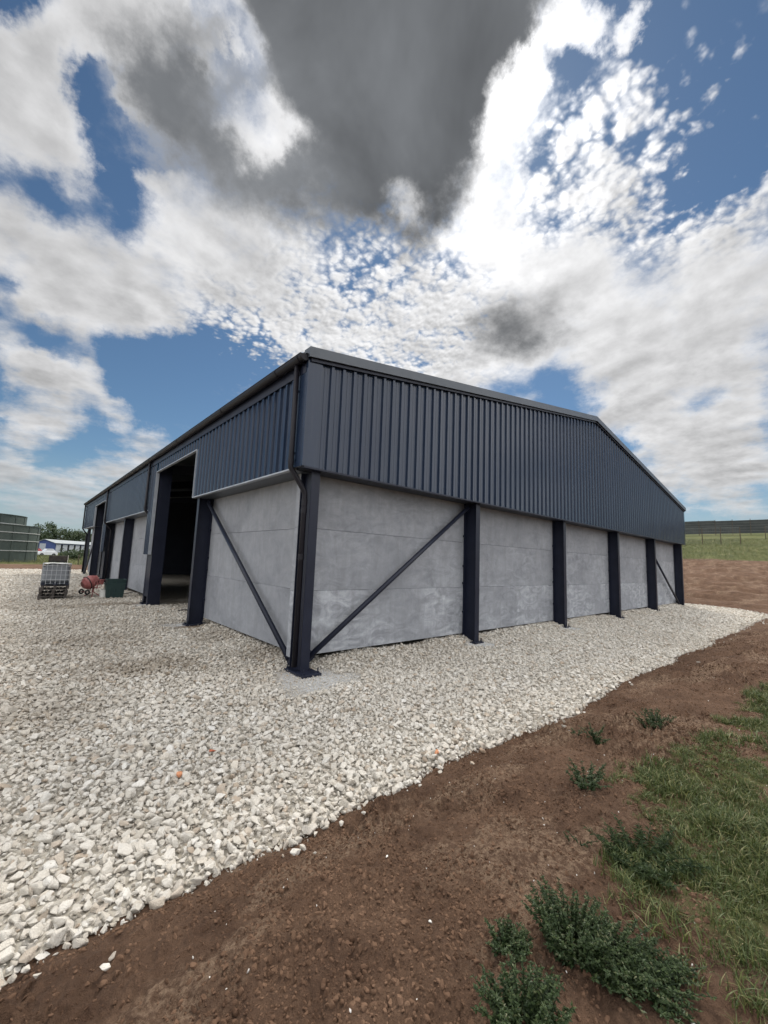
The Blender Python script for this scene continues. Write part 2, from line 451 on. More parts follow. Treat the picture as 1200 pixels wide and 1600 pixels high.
# ------------------------------------------------------------------ scattering (geometry nodes)
def proto(name, me):
    return bpy.data.objects.new(name, me)       # only referenced by the scatter that instances it
def scatter(name, P, rot, scl, protos, mat, extra=None):
    me = bpy.data.meshes.new(name)
    me.vertices.add(len(P)); me.vertices.foreach_set('co', np.asarray(P, np.float32).ravel())
    attr(me, 'rot', rot, 'FLOAT_VECTOR'); attr(me, 'scl', scl, 'FLOAT_VECTOR')
    attr(me, 'idx', rng.integers(0, len(protos), len(P)), 'INT')
    for k, d in (extra or {}).items(): attr(me, k, d)
    me.materials.append(mat); me.update()
    o = bpy.data.objects.new(name, me); COL.objects.link(o)
    t = bpy.data.node_groups.new(name, 'GeometryNodeTree')
    t.interface.new_socket('Geometry', in_out='INPUT', socket_type='NodeSocketGeometry')
    t.interface.new_socket('Geometry', in_out='OUTPUT', socket_type='NodeSocketGeometry')
    gi = t.nodes.new('NodeGroupInput'); gout = t.nodes.new('NodeGroupOutput')
    jn = t.nodes.new('GeometryNodeJoinGeometry')
    for p in protos:
        oi = t.nodes.new('GeometryNodeObjectInfo'); oi.inputs['Object'].default_value = p; oi.inputs['As Instance'].default_value = True
        t.links.new(oi.outputs['Geometry'], jn.inputs[0])
    ip = t.nodes.new('GeometryNodeInstanceOnPoints'); ip.inputs['Pick Instance'].default_value = True
    def na_(n, ty):
        a = t.nodes.new('GeometryNodeInputNamedAttribute'); a.data_type = ty; a.inputs['Name'].default_value = n; return a.outputs[0]
    t.links.new(gi.outputs[0], ip.inputs['Points']); t.links.new(jn.outputs[0], ip.inputs['Instance'])
    t.links.new(na_('idx', 'INT'), ip.inputs['Instance Index'])
    e2r = t.nodes.new('FunctionNodeEulerToRotation'); t.links.new(na_('rot', 'FLOAT_VECTOR'), e2r.inputs[0])
    t.links.new(e2r.outputs[0], ip.inputs['Rotation']); t.links.new(na_('scl', 'FLOAT_VECTOR'), ip.inputs['Scale'])
    t.links.new(ip.outputs[0], gout.inputs[0])
    md = o.modifiers.new('scatter', 'NODES'); md.node_group = t
    return o
def stone_mesh(name, mat, seed, n=15, bev=.12, rnd=False):
    rd = random.Random(seed); bm = bmesh.new()
    ax = (1.0, rd.uniform(.8,1), rd.uniform(.7,.95)) if rnd else (1.0, rd.uniform(.62,.95), rd.uniform(.45,.8))
    for _ in range(n):
        v = Vector((rd.gauss(0,1), rd.gauss(0,1), rd.gauss(0,1))).normalized()
        v = v*rd.uniform(.85, 1.0)
        bm.verts.new((v.x*ax[0], v.y*ax[1], v.z*ax[2]))
    r = bmesh.ops.convex_hull(bm, input=list(bm.verts))
    bmesh.ops.delete(bm, geom=[g for g in r['geom_interior'] if isinstance(g, bmesh.types.BMVert)], context='VERTS')
    bmesh.ops.dissolve_limit(bm, angle_limit=.35, verts=list(bm.verts), edges=list(bm.edges))
    bmesh.ops.bevel(bm, geom=list(bm.edges), offset=bev, segments=2, affect='EDGES', clamp_overlap=True)
    bmesh.ops.triangulate(bm, faces=list(bm.faces))
    me = bpy.data.meshes.new(name); bm.to_mesh(me); bm.free()
    me.polygons.foreach_set('use_smooth', [False]*len(me.polygons))
    me.materials.append(mat); return me

stones = [proto('limestone_piece', stone_mesh('limestone_piece', M['stone'], 100+i, 12, .05)) for i in range(14)]
def jgrid(x0, x1, y0, y1, dens):
    st = 1/math.sqrt(dens)
    X, Y = np.meshgrid(np.arange(x0, x1, st), np.arange(y0, y1, st))
    X = X + rng.uniform(-.55, .55, X.shape)*st; Y = Y + rng.uniform(-.55, .55, Y.shape)*st
    return X.ravel(), Y.ravel()
def in_shed(x, y): return (x > .75) & (x < 25.3) & (y > .66) & (y < 34.4)
PX, PY = [], []
for box, dens in (((-9, 31, -4.2, .72), 640), ((-8.5, .75, .72, 14), 560), ((.75, 7, 6.1, 11.6), 200), ((-9, .8, 14, 28), 240), ((-12, 1, 28, 43), 110), ((26.2, 31, .7, 12), 200), ((-20, -8.5, -4, 25), 60)):
    a, b = jgrid(*box, dens); PX.append(a); PY.append(b)
PX = np.concatenate(PX); PY = np.concatenate(PY)
sd = gravel_sd(PX, PY); fm = fines_mask(PX, PY)
edge_ok = (sd > rng.normal(.0, .035, len(PX))) | ((sd > -.55) & (rng.uniform(0, 1, len(PX)) < .045*np.exp(np.minimum(sd, 0)/.16)))
keep = edge_ok & (rng.uniform(0, 1, len(PX)) > fm*.82)
keep &= ~(((PX > .75) & (PX < 25.3) & (PY > .66) & (PY < 34.4)) & ~((PY > 6.3) & (PY < 11.2) & (PX < 7)))
PX, PY, sd, fm = PX[keep], PY[keep], sd[keep], fm[keep]
n = len(PX)
rad = np.clip(rng.lognormal(math.log(.029), .36, n), .011, .062)*np.where(fm > .4, .6, 1)*np.where(np.hypot(PX-CX, PY-CY) > 22, 1.35, 1)
PZ = height(PX, PY) + rad*rng.uniform(.1, .8, n) + .004
asp = np.stack([rad*rng.uniform(.9, 1.25, n), rad*rng.uniform(.85, 1.1, n), rad*rng.uniform(.8, 1.1, n)], -1)
rot = np.stack([rng.normal(0, .4, n), rng.normal(0, .4, n), rng.uniform(0, 2*PI, n)], -1)
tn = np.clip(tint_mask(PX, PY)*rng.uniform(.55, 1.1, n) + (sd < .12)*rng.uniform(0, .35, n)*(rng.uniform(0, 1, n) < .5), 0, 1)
fx, fy = jgrid(-7, 4, -4.1, 2.5, 900)
k = (gravel_sd(fx, fy) > rng.normal(-.03, .04, len(fx))) & ~in_shed(fx, fy) & (fy < .6 - .0*fx)
fx, fy = fx[k], fy[k]; m_ = len(fx); fr = np.clip(rng.lognormal(math.log(.0095), .4, m_), .004, .018)
PX = np.concatenate([PX, fx]); PY = np.concatenate([PY, fy]); PZ = np.concatenate([PZ, height(fx, fy)+fr*.4+rng.uniform(0, .03, m_)*(rng.uniform(0, 1, m_) < .3)+.004])
asp = np.concatenate([asp, np.stack([fr*1.1, fr*.9, fr*.8], -1)]); rot = np.concatenate([rot, rng.uniform(0, 6.28, (m_, 3))])
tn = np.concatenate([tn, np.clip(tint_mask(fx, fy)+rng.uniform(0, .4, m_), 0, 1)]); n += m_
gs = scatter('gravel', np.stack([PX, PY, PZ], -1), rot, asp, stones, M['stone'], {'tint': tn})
tag(gs, 'bed of pale crushed limestone lumps spread round the dark shed', 'gravel', kind='stuff')
print('stones', n)

# soil crumbs and pale pebbles on the bank
clods = [proto('soil_clod', stone_mesh('soil_clod', M['clod'], 300+i, 16, .12, True)) for i in range(6)]
a, b = jgrid(-6, 14, -7.6, -3.3, 2600)
sd = gravel_sd(a, b); te_ = turf_edge(a)
cl = fbm(a*1.7, b*1.7, 141, 3)
k = (sd < -.03) & (b > te_-.5) & (rng.uniform(0, 1, len(a)) < (.3+4.5*np.maximum(cl-.45, 0))*np.where(np.hypot(a-CX, b-CY) > 7, .35, 1)) & (np.hypot(a-CX, b-CY) > .9)
a, b = a[k], b[k]; n = len(a)
rad = np.clip(rng.lognormal(math.log(.0078), .55, n), .0035, .021)
cs = scatter('soil_crumbs', np.stack([a, b, height(a, b)-rad*.1], -1), rng.uniform(0, 6.28, (n, 3)), np.stack([rad*1.15, rad*.95, rad*.8], -1), clods, M['clod'])
tag(cs, 'loose dark brown soil crumbs scattered over the bare bank', 'soil', kind='stuff')
pebs = [proto('pebble', stone_mesh('pebble', M['pebble'], 500+i, 12, .14)) for i in range(4)]
n = 420
a = rng.uniform(-5, 8, n); b = rng.uniform(-6.6, -3.6, n)
k = (gravel_sd(a, b) < -.05); a, b = a[k], b[k]; n = len(a)
rad = np.clip(rng.lognormal(math.log(.0065), .35, n), .004, .011)
ps = scatter('pebbles', np.stack([a, b, height(a, b)+rad*.3], -1), rng.uniform(0, 6.28, (n, 3)), np.stack([rad*1.2, rad*.9, rad*.7], -1), pebs, M['pebble'])
tag(ps, 'tiny pale pebbles strewn across the brown bank', 'pebbles', kind='stuff')

def lone_stone(name, mat, x, y, s, seed, label, cat, dz=.5):
    me = stone_mesh(name, mat, seed); o = bpy.data.objects.new(name, me); COL.objects.link(o)
    o.scale = s; o.rotation_euler = (.3, .2, seed); o.location = (x, y, float(height(x, y)) + s[2]*dz)
    return tag(o, label, cat)
M['brick'] = m_simple('red_brick', ((.34,.10,.055), (.45,.17,.10)), 12, .85, .2, .3)
M['brick2'] = m_simple('orange_brick', ((.50,.20,.10), (.58,.30,.17)), 12, .85, .2, .3)
M['tanstone'] = m_simple('tan_stone', ((.34,.24,.17), (.44,.34,.25)), 12, .85, .2, .3)
lone_stone('brick_fragment', M['brick2'], -2.32, -2.23, (.052,.04,.032), 11, 'orange brick fragment on the gravel, nearest the camera', 'brick fragment', 1.5)
lone_stone('brick_fragment', M['brick'], -1.94, -1.96, (.04,.034,.03), 12, 'small red brick fragment on the gravel, farther of the left pair', 'brick fragment', 1.6)
lone_stone('brick_fragment', M['brick2'], -.10, -3.36, (.055,.042,.04), 13, 'pinkish orange brick fragment by the gravel edge at the soil bank', 'brick fragment', 1.4)
lone_stone('stone', M['tanstone'], .2, -3.72, (.055,.045,.045), 14, 'rounded tan stone lying on soil just off the gravel edge', 'stone', .7)

# ------------------------------------------------------------------ grass
def grass_mesh(name, seed, nb, h0, h1, spread):
    rd = random.Random(seed); V = []; F = []; S = []
    for _ in range(nb):
        a = rd.uniform(0, 2*PI); r = spread*math.sqrt(rd.random())
        x, y = r*math.cos(a), r*math.sin(a)
        h = rd.uniform(h0, h1); lean = rd.uniform(.15, 1.1)*h; la = rd.uniform(0, 2*PI); w = rd.uniform(.0012, .0026)
        s = min(1, max(0, rd.gauss(.42, .25))); b = len(V)
        px, py = -math.sin(la)*w, math.cos(la)*w
        for t, ww in ((0, 1), (.4, .95), (.75, .65), (1, .08)):
            cx = x + math.cos(la)*lean*t*t; cy_ = y + math.sin(la)*lean*t*t; cz = h*(t - .35*t*t*lean/h)
            V += [(cx-px*ww, cy_-py*ww, cz), (cx+px*ww, cy_+py*ww, cz)]; S += [s, s]
        for q in range(3): F.append((b+2*q, b+2*q+1, b+2*q+3, b+2*q+2))
    me = bpy.data.meshes.new(name); me.from_pydata(V, [], F); me.materials.append(M['grass'])
    attr(me, 'shade', S); me.polygons.foreach_set('use_smooth', [True]*len(F)); return me
tufts = [proto('grass_tuft', grass_mesh('grass_tuft', 700+i, 52, .018, .07, .06)) for i in range(10)]
a, b = jgrid(-3.2, 7.5, -9.5, -4.7, 640)
te_ = turf_edge(a); pt = fbm(a*1.3, b*1.3, 121, 4)
pr_ = sstep(.15, -.35, b-te_ + (fbm(a*2.4, b*2.4, 123, 3)-.5)*.7)*sstep(7.0, 4.6, a+(pt-.5)*3)*(1-.9*sstep(.50, .60, pt))*(.5+1.0*sstep(.36, .6, fbm(a*3.3, b*3.3, 153, 3)))*sstep(-1.7, -1.0, a+(pt-.5)*1.0)
k = (rng.uniform(0, 1, len(a)) < pr_) & (np.hypot(a-CX, b-CY) > 1.0)
a, b = a[k], b[k]; n = len(a)
sc = rng.uniform(.5, 1.2, n)*(.35+1.35*fbm(a*2.1, b*2.1, 151, 3))
gr_o = scatter('grass', np.stack([a, b, height(a, b)-.004], -1), np.stack([rng.normal(0, .15, n), rng.normal(0, .15, n), rng.uniform(0, 6.28, n)], -1), np.stack([sc*1.1, sc*1.1, sc], -1), tufts, M['grass'])
tag(gr_o, 'patchy short green grass along the top of the soil bank', 'grass', kind='stuff')
print('tufts', n)
# rough sward near the far fence
big = [proto('meadow_tuft', grass_mesh('meadow_tuft', 760+i, 40, .12, .4, .3)) for i in range(4)]
for nm, lab, (x0, x1, y0, y1, de) in (('meadow_grass', 'rough green meadow grass on the slope below the windbreak fence', (60, 100, -6, 26, 1.6)),
                                      ('rough_grass', 'scrubby olive grass bank beyond the gravel yard', (-8, 24, 52, 150, .8))):
    a, b = jgrid(x0, x1, y0, y1, de); n = len(a); s_ = rng.uniform(.8, 1.8, n)
    o = scatter(nm, np.stack([a, b, height(a, b, False)-.02], -1), np.stack([0*a, 0*a, rng.uniform(0, 6.28, n)], -1), np.stack([s_*1.6, s_*1.6, s_], -1), big, M['grass'])
    tag(o, lab, 'grass', kind='stuff')

# ------------------------------------------------------------------ weeds on the bank
def weed(x, y, hgt, wid, seed, label, nstem=14, lf=.045, lean=(0, 0), name='weed', dens=1.0, narrow=.28):
    rd = random.Random(seed); z0 = float(height(x, y))
    root = empty(name, label, 'weed', (x, y, z0-.01))
    st = MB(); V = []; F = []; S = []
    for i in range(nstem):
        a = rd.uniform(0, 2*PI); r = wid*.32*math.sqrt(rd.random())
        bx, by = r*math.cos(a), r*math.sin(a)
        h = hgt*rd.uniform(.5, 1.0)*(1-.35*r/(wid*.32+1e-6)); out = wid*rd.uniform(.1, .42)
        tx = bx + math.cos(a)*out + lean[0]*rd.uniform(.4, 1); ty = by + math.sin(a)*out + lean[1]*rd.uniform(.4, 1)
        bz = float(height(x+bx, y+by))-z0
        P = []
        for t in (0, .25, .5, .75, 1):
            P.append(Vector((bx+(tx-bx)*t**1.5, by+(ty-by)*t**1.5, bz + h*(t-.12*t*t))))
        st.tube(P, [.0035, .003, .0026, .002, .001], 5)
        nl = int(62*dens*(h/.2)**.6)
        for j in range(nl):
            t = rd.uniform(.02, 1)**.8; q = t*4; k = min(3, int(q)); p = P[k].lerp(P[k+1], q-k)
            la = rd.uniform(0, 2*PI); L = lf*rd.uniform(.5, 1.25)*(1.15-.55*t); el = rd.uniform(-.35, .95)
            d = Vector((math.cos(la)*math.cos(el), math.sin(la)*math.cos(el), math.sin(el)))
            sd_ = d.cross(Vector((rd.gauss(0,.4), rd.gauss(0,.4), 1))).normalized()*L*narrow*rd.uniform(.7, 1.2)
            nn = sd_.cross(d).normalized()*L*.14
            b = len(V); s = min(1, max(0, rd.gauss(.42, .24) + .18*(t-.5)))
            V += [p, p+d*L*.4+sd_-nn*.3, p+d*L*.45+nn, p+d*L*.4-sd_-nn*.3, p+d*L - nn*1.2]; S += [s]*5
            F += [(b, b+1, b+2), (b, b+2, b+3), (b+1, b+4, b+2), (b+2, b+4, b+3)]
    st.build('stem', M['weed'], root)
    me = bpy.data.meshes.new('foliage'); me.from_pydata([tuple(v) for v in V], [], F); me.materials.append(M['weed'])
    attr(me, 'shade', S)
    fo = bpy.data.objects.new('foliage', me); COL.objects.link(fo); fo.parent = root
    return root
SKY_DAPPLE = [(36.2,34.0,0.221,1.00), (26.4,27.7,0.162,0.90), (49.7,32.0,0.172,0.80), (16.7,29.6,0.098,0.80), (75.2,44.6,0.134,0.90), (67.5,45.1,0.126,0.90), (80.7,45.9,0.105,0.90), (63.2,41.6,0.096,0.60), (82.4,36.4,0.099,0.80), (73.5,39.9,0.099,0.70), (40.3,29.0,0.167,0.90), (10.6,23.1,0.072,0.60)]
SKY_WHITE = [(-4.4,39.8,0.095,1.00), (-1.8,37.7,0.060,0.70), (-2.4,44.1,0.043,0.60), (-6.8,41.3,0.052,0.60), (-5.8,44.5,0.022,0.30), (-2.2,29.7,0.092,0.80), (3.5,31.2,0.096,0.80), (8.2,28.4,0.078,0.70), (-1.7,25.8,0.086,0.80), (2.4,25.1,0.062,0.70), (-4.0,31.2,0.053,0.60), (10.8,27.4,0.047,0.50), (-1.9,18.7,0.059,0.70), (3.2,17.9,0.082,0.80), (7.2,16.4,0.047,0.70), (-0.4,15.2,0.072,0.70), (-2.9,10.2,0.054,0.70), (-0.0,11.9,0.042,0.30), (8.3,11.7,0.073,0.40), (0.4,7.5,0.116,0.35), (4.5,6.3,0.091,0.35), (11.8,11.1,0.064,0.35), (-0.2,48.6,0.067,0.90), (4.7,48.2,0.072,0.90), (11.6,52.6,0.048,0.70), (2.6,51.1,0.066,0.80), (15.7,51.7,0.038,0.70), (6.8,44.9,0.053,0.80), (4.6,43.1,0.035,0.50), (66.2,55.4,0.047,0.90), (72.4,53.8,0.034,0.80), (61.1,52.2,0.037,0.80), (56.9,50.1,0.040,0.80), (52.9,48.1,0.040,0.80), (77.6,52.4,0.028,0.80), (50.7,45.3,0.038,0.60), (35.9,37.4,0.317,0.70), (21.1,36.7,0.186,0.70), (12.1,35.1,0.109,0.80), (8.1,37.4,0.050,0.50), (49.6,35.6,0.275,0.60), (62.4,40.6,0.164,0.55), (67.2,33.5,0.196,0.60), (77.8,30.4,0.155,0.65), (83.8,30.9,0.102,0.70), (74.3,24.6,0.149,0.70), (84.9,23.9,0.105,0.70), (58.8,26.9,0.186,0.60), (47.9,29.1,0.192,0.40), (26.1,30.7,0.157,0.45), (16.7,30.3,0.085,0.40), (86.3,35.9,0.050,0.50), (82.4,35.3,0.064,0.40), (65.9,46.5,0.105,0.25), (74.4,43.8,0.119,0.30), (80.7,45.9,0.105,0.20), (75.5,48.6,0.074,0.20), (70.6,41.7,0.089,0.30), (74.7,18.8,0.059,0.70), (70.6,18.3,0.050,0.70), (80.2,16.1,0.081,0.70), (84.5,17.0,0.059,0.70), (77.1,14.5,0.069,0.70), (82.6,10.6,0.104,0.70), (78.7,9.6,0.079,0.50), (74.2,21.8,0.047,0.20), (83.1,19.3,0.041,0.30), (75.8,12.8,0.059,0.50)]
SKY_GAP = [(2.8,39.8,0.054,0.80), (5.7,36.5,0.049,0.60), (1.6,42.8,0.042,0.70), (3.2,45.3,0.029,0.50), (-6.9,45.5,0.042,0.60), (84.6,48.1,0.087,0.60), (84.5,40.7,0.074,0.80), (80.9,39.6,0.053,0.50), (68.6,50.9,0.034,0.35), (13.8,52.6,0.028,0.70), (18.0,24.8,0.117,0.50), (10.6,23.1,0.072,0.60), (21.7,21.5,0.110,0.50), (65.4,22.4,0.078,0.70), (58.8,23.8,0.082,0.30), (1.6,21.9,0.047,0.50), (-2.8,33.7,0.053,0.35), (-0.0,34.2,0.055,0.40), (14.6,19.5,0.129,0.50), (3.8,12.7,0.090,0.50), (-3.8,24.3,0.023,0.40), (81.4,19.0,0.031,0.30), (71.2,14.8,0.051,0.30), (10.2,20.0,0.073,0.40), (-1.2,22.2,0.039,0.40)]
SKY_THICK = [(38.4,54.5,0.229,1.00), (23.1,54.5,0.117,0.70), (48.7,56.0,0.135,0.90), (58.8,56.3,0.080,0.80), (35.1,47.4,0.166,0.90), (41.3,45.5,0.131,0.70), (27.5,44.4,0.129,0.70), (10.3,47.0,0.106,0.85), (12.6,42.8,0.108,0.70), (6.2,47.9,0.050,0.30), (20.4,42.0,0.097,0.60), (48.3,46.0,0.075,0.40), (44.5,42.4,0.081,0.35), (55.7,31.7,0.072,0.42), (60.1,30.1,0.077,0.45), (65.5,28.7,0.062,0.30), (37.2,62.9,0.204,1.00), (15.8,57.4,0.088,0.50), (58.7,60.6,0.106,0.70)]
SKY_THIN = [(20.3,46.3,0.054,0.80), (16.8,52.0,0.036,0.50), (13.5,53.8,0.035,0.50), (56.9,49.8,0.076,0.80), (63.4,52.4,0.052,0.60), (41.4,43.6,0.040,0.40), (23.3,47.9,0.049,0.50), (13.0,50.1,0.026,0.20)]
# ------------------------------------------------------------------ the shed
W_, L_ = 26.01, 35.0                 # gable width, length
ZC, ZE, ZR = 3.67, 5.70, 7.90        # foot of the cladding, eaves, ridge (underside of the verge)
BX, BY = 5.0654, 5.75
CW, CD0, CD1 = .177, .094, .494      # column flange width, outer and inner flange faces
roofz = lambda x: ZE + (ZR-ZE)*(1-abs(x-W_/2)/(W_/2))
shed = empty('storage_shed', 'large dark blue steel shed with grey concrete lower walls standing on pale gravel', 'shed')

def i_section(mb, c, z0, z1, axis):
    """I column; flanges square to axis ('y' for gable columns, 'x' for eave columns)"""
    tf, tw = .018, .012
    def put(a0, a1, b0, b1):
        if axis == 'y': mb.box(a0, a1, b0, b1, z0, z1)
        elif axis == '-y': mb.box(a0, a1, L_-b1, L_-b0, z0, z1)
        elif axis == 'x': mb.box(b0, b1, a0, a1, z0, z1)
        else: mb.box(W_-b1, W_-b0, a0, a1, z0, z1)
    put(c-CW/2, c+CW/2, CD0, CD0+tf); put(c-CW/2, c+CW/2, CD1-tf, CD1)
    put(c-tw/2, c+tw/2, CD0+tf, CD1-tf)
    return mb
def base_plate(col, cx, cy, hx, hy, zt=.05):
    p = MB().cbox(cx-hx, cx+hx, cy-hy, cy+hy, zt-.05, zt, .003).build('base_plate', M['steel'], col)
    for sx in (-1, 1):
        for sy_ in (-1, 1):
            q = (cx+sx*(hx-.05), cy+sy_*(hy-.05)); b = MB()
            b.tube([(q[0], q[1], zt-.01), (q[0], q[1], zt+.028), (q[0], q[1], zt+.0281), (q[0], q[1], zt+.09)], [.024, .024, .011, .011], 8)
            b.build('anchor_bolt', M['steel'], col)
gx = [.256+CW/2+BX*i for i in range(6)]
ey = [.256+CW/2+BY*i for i in range(1, 6)]
for i, x in enumerate(gx):
    z1 = 3.9 if i in (0, 5) else roofz(x)-.25
    c = i_section(MB(), x, .0, z1, 'y').build('column', M['steel'], shed)
    base_plate(c, x, .17 if i == 0 else .28, .19, .33 if i == 0 else .27)
    if 0 < i < 5:
        for zz in (.75, 1.5, 1.95, 2.75):
            MB().box(x-CW/2-.035, x-CW/2-.001, .44, .492, zz, zz+.05).build('panel_clip', M['steel'], c)
for x in (gx[0], gx[5]):
    i_section(MB(), x, 0, 5.4, '-y').build('column', M['inner'], shed)
for j, y in enumerate(ey):
    c = i_section(MB(), y, 0, 5.55, 'x').build('column', M['steel'], shed)
    base_plate(c, .29, y, .27, .17)
    if j in (0, 2, 3, 4):
        for zz in (.7, 1.55, 1.9, 2.7): MB().box(.44, .49, y-CW/2-.035, y-CW/2-.001, zz, zz+.05).build('panel_clip', M['steel'], c)
    i_section(MB(), y, 0, 5.55, '-x').build('column', M['inner'], shed)
    for s in (-1, 1):                           # rafters of each portal frame
        a = Vector((W_/2, y, ZR-.35)); b = Vector((W_/2+s*(W_/2-.5), y, ZE-.35))
        MB().obox(a, b, .17, .38).build('rafter', M['inner'], shed)

# concrete wall panels: three courses, one panel per bay
zs = (.213, 1.413, 2.613, 3.84)
def panel(x0, x1, y0, y1, k, face):
    z0, z1 = zs[k]+.0015, zs[k+1]-.0015
    c = .013; m = MB()                                 # square arris below, weathered arris along the top
    R = [(x0,x1,y0,y1,z0),(x0,x1,y0,y1,z1-c),(x0+c,x1-c,y0+c,y1-c,z1)]
    V = [q for (a,b,d,e,z) in R for q in ((a,d,z),(b,d,z),(b,e,z),(a,e,z))]
    m.add(V, [(3,2,1,0),(8,9,10,11)] + [(4*i+j, 4*i+(j+1)%4, 4*i+4+(j+1)%4, 4*i+4+j) for i in (0,1) for j in range(4)])
    o = m.build('concrete_panel', M['conc'], shed, loc=((x0+x1)/2, (y0+y1)/2, (z0+z1)/2))
    n = len(o.data.vertices)
    bl = ({0: 1.0, 1: .42, 2: .25} if face == 'gable' else {0: .2, 1: .1, 2: .08})[k]
    attr(o.data, 'bloom', [bl*random.uniform(.75, 1.1)]*n)
    return o
for i in range(5):
    for k in range(3):
        x0 = gx[i] + (.004 if i else -CW/2+.01); x1 = gx[i+1] - (.004 if i < 4 else -CW/2+.01)
        panel(x0, x1, CD1+.003, CD1+.153, k, 'gable')
ys = [.66] + ey + [L_-.66]
for i in (0, 2, 3, 5):
    for k in range(3):
        y0 = ys[i] + (.004 if i else 0); y1 = ys[i+1] - (.004 if i < 5 else 0)
        if i == 2: y0 = ys[i]-.02
        panel(CD1+.003+.003, CD1+.156, y0, y1, k, 'eave')
# far walls (hidden from the yard, they close the shed)
MB().box(W_-.2, W_-.1, .7, L_-.7, -.1, ZE-.05).build('far_wall', M['inner'], shed)
m = MB()
for k in range(26):
    x0 = .65+k*.95; x1 = x0+.95; m.box(x0, x1, L_-.2, L_-.1, -.1, min(roofz(x0), roofz(x1))-.05)
m.build('end_wall', M['inner'], shed)

# profiled cladding
PITCH_ = .2655
def profile(u0, u1):
    """(u, depth) pairs of the trapezoidal sheet: broad flat pans with two fine swages between narrow raised ribs"""
    out = []; n0 = math.floor(u0/PITCH_)-1; n1 = math.ceil(u1/PITCH_)+1
    for k in range(n0, n1):
        b = k*PITCH_ - .055
        pts = [(0,-.036),(.062,-.036),(.074,.004),(.128,.004),(.132,-.001),(.140,-.001),(.144,.004),(.196,.004),(.200,-.001),(.208,-.001),(.212,.004),(.2535,.004)]
        out += [(b+u, d) for u, d in pts]
    out = [p for p in out if u0 < p[0] < u1]
    if not out: return [(u0,.004),(u1,.004)]
    return [(u0, out[0][1])] + out + [(u1, out[-1][1])]
def sheet(name, u0, u1, zb, zt, face):
    pr_ = profile(u0, u1); V = []; F = []
    if face == 'gable':      # break at the ridge
        us = [p[0] for p in pr_]
        if u0 < W_/2 < u1:
            j = next(i for i, u in enumerate(us) if u > W_/2); pr_.insert(j, (W_/2, pr_[j-1][1]))
    for u, d in pr_:
        a, b = zb, zt(u) if callable(zt) else zt
        V += [(u, d, a), (u, d, b)] if face == 'gable' else [(d, u, a), (d, u, b)]
    for i in range(len(pr_)-1):
        q = (2*i, 2*i+2, 2*i+3, 2*i+1); F.append(q if face == 'gable' else q[::-1])
    m = MB().add(V, F); return m
m = sheet('wall_cladding', .2, W_-.2, ZC, roofz, 'gable')
gc = m.build('wall_cladding', M['clad'], shed)
# corner flashings, plain folded sheet
MB().box(-.042, .215, -.042, .03, ZC, roofz(0)+.0).build('corner_flashing', M['clad'], shed)
MB().box(-.042, .03, .031, .30, ZC, ZE-.005).build('corner_flashing', M['clad'], shed)
MB().box(W_-.215, W_+.004, -.042, .03, ZC, roofz(W_)+.02).build('corner_flashing', M['clad'], shed)
MB().box(-.042, .03, L_-.30, L_, ZC, ZE-.005).build('corner_flashing', M['clad'], shed)
# gable: bottom drip, soffit behind it, liner
MB().box(.0, W_, -.048, .05, ZC-.035, ZC-.002).build('drip_flashing', M['steel'], shed)
MB().box(.05, W_-.05, .052, CD1+.001, ZC-.012, ZC+.004).build('soffit', M['inner'], shed)
m = MB(); m.add([(.1,.07,ZC+.01),(W_-.1,.07,ZC+.01),(W_-.1,.07,roofz(W_-.1)),(W_/2,.07,ZR),(.1,.07,roofz(.1))], [(0,1,2,3,4)])
m.build('liner_sheet', M['inner'], shed)
# eave wall, in lengths with their own foot
D1A, D1B = 6.23, 11.09
runs = [(.30, D1A, ZC), (D1A, D1B, 5.11), (D1B, 11.98, 1.92), (11.98, 23.02, ZC), (23.02, 23.95, 1.92), (23.95, 28.9, 5.11), (28.9, L_-.30, ZC)]
for y0, y1, zb in runs:
    sheet('wall_cladding', y0, y1, zb, ZE, 'eave').build('wall_cladding', M['clad'], shed)
    MB().box(.05, .056, y0, y1, zb+.005, ZE).build('liner_sheet', M['inner'], shed)
    if zb > 3:
        MB().box(-.048, .045, y0, y1, zb-.03, zb-.001).build('drip_flashing', M['trim'], shed)
    if zb == ZC:
        MB().box(.047, CD1+.003, y0, y1, ZC-.03, ZC-.018).build('soffit', M['verge'], shed)
for y, za, zb in ((D1A, ZC-.03, 5.08), (D1B, 1.92, 5.08), (23.95, 1.92, 5.08), (28.9, ZC-.03, 5.08)):
    s = 1 if y in (D1A, 28.9) else -1
    s = -1 if y in (D1A, 23.95) else 1
    MB().box(-.050, .06, y-.014, y+.014, za, zb).build('door_trim', M['trim'], shed)
# door posts beside the openings and the steel infill next to them
for yp, yc in ((D1B, 11.98), (23.95, 23.02)):
    s = 1 if yc > yp else -1
    m = MB()
    ya, yb = sorted((yp, yp+s*.16))
    m.box(.09, .105, ya, yb, 0, 5.3); m.box(.105, .50, (ya if s > 0 else yb-.012), (ya+.012 if s > 0 else yb), 0, 5.3); m.box(.50, .515, ya, yb, 0, 5.3)
    m.build('door_post', M['steel'], shed)
    ya, yb = sorted((yp+s*.165, yc))
    MB().box(.10, .112, ya, yb-.18 if s > 0 else yb, .33, 2.2).build('infill_plate', M['steel'], shed)
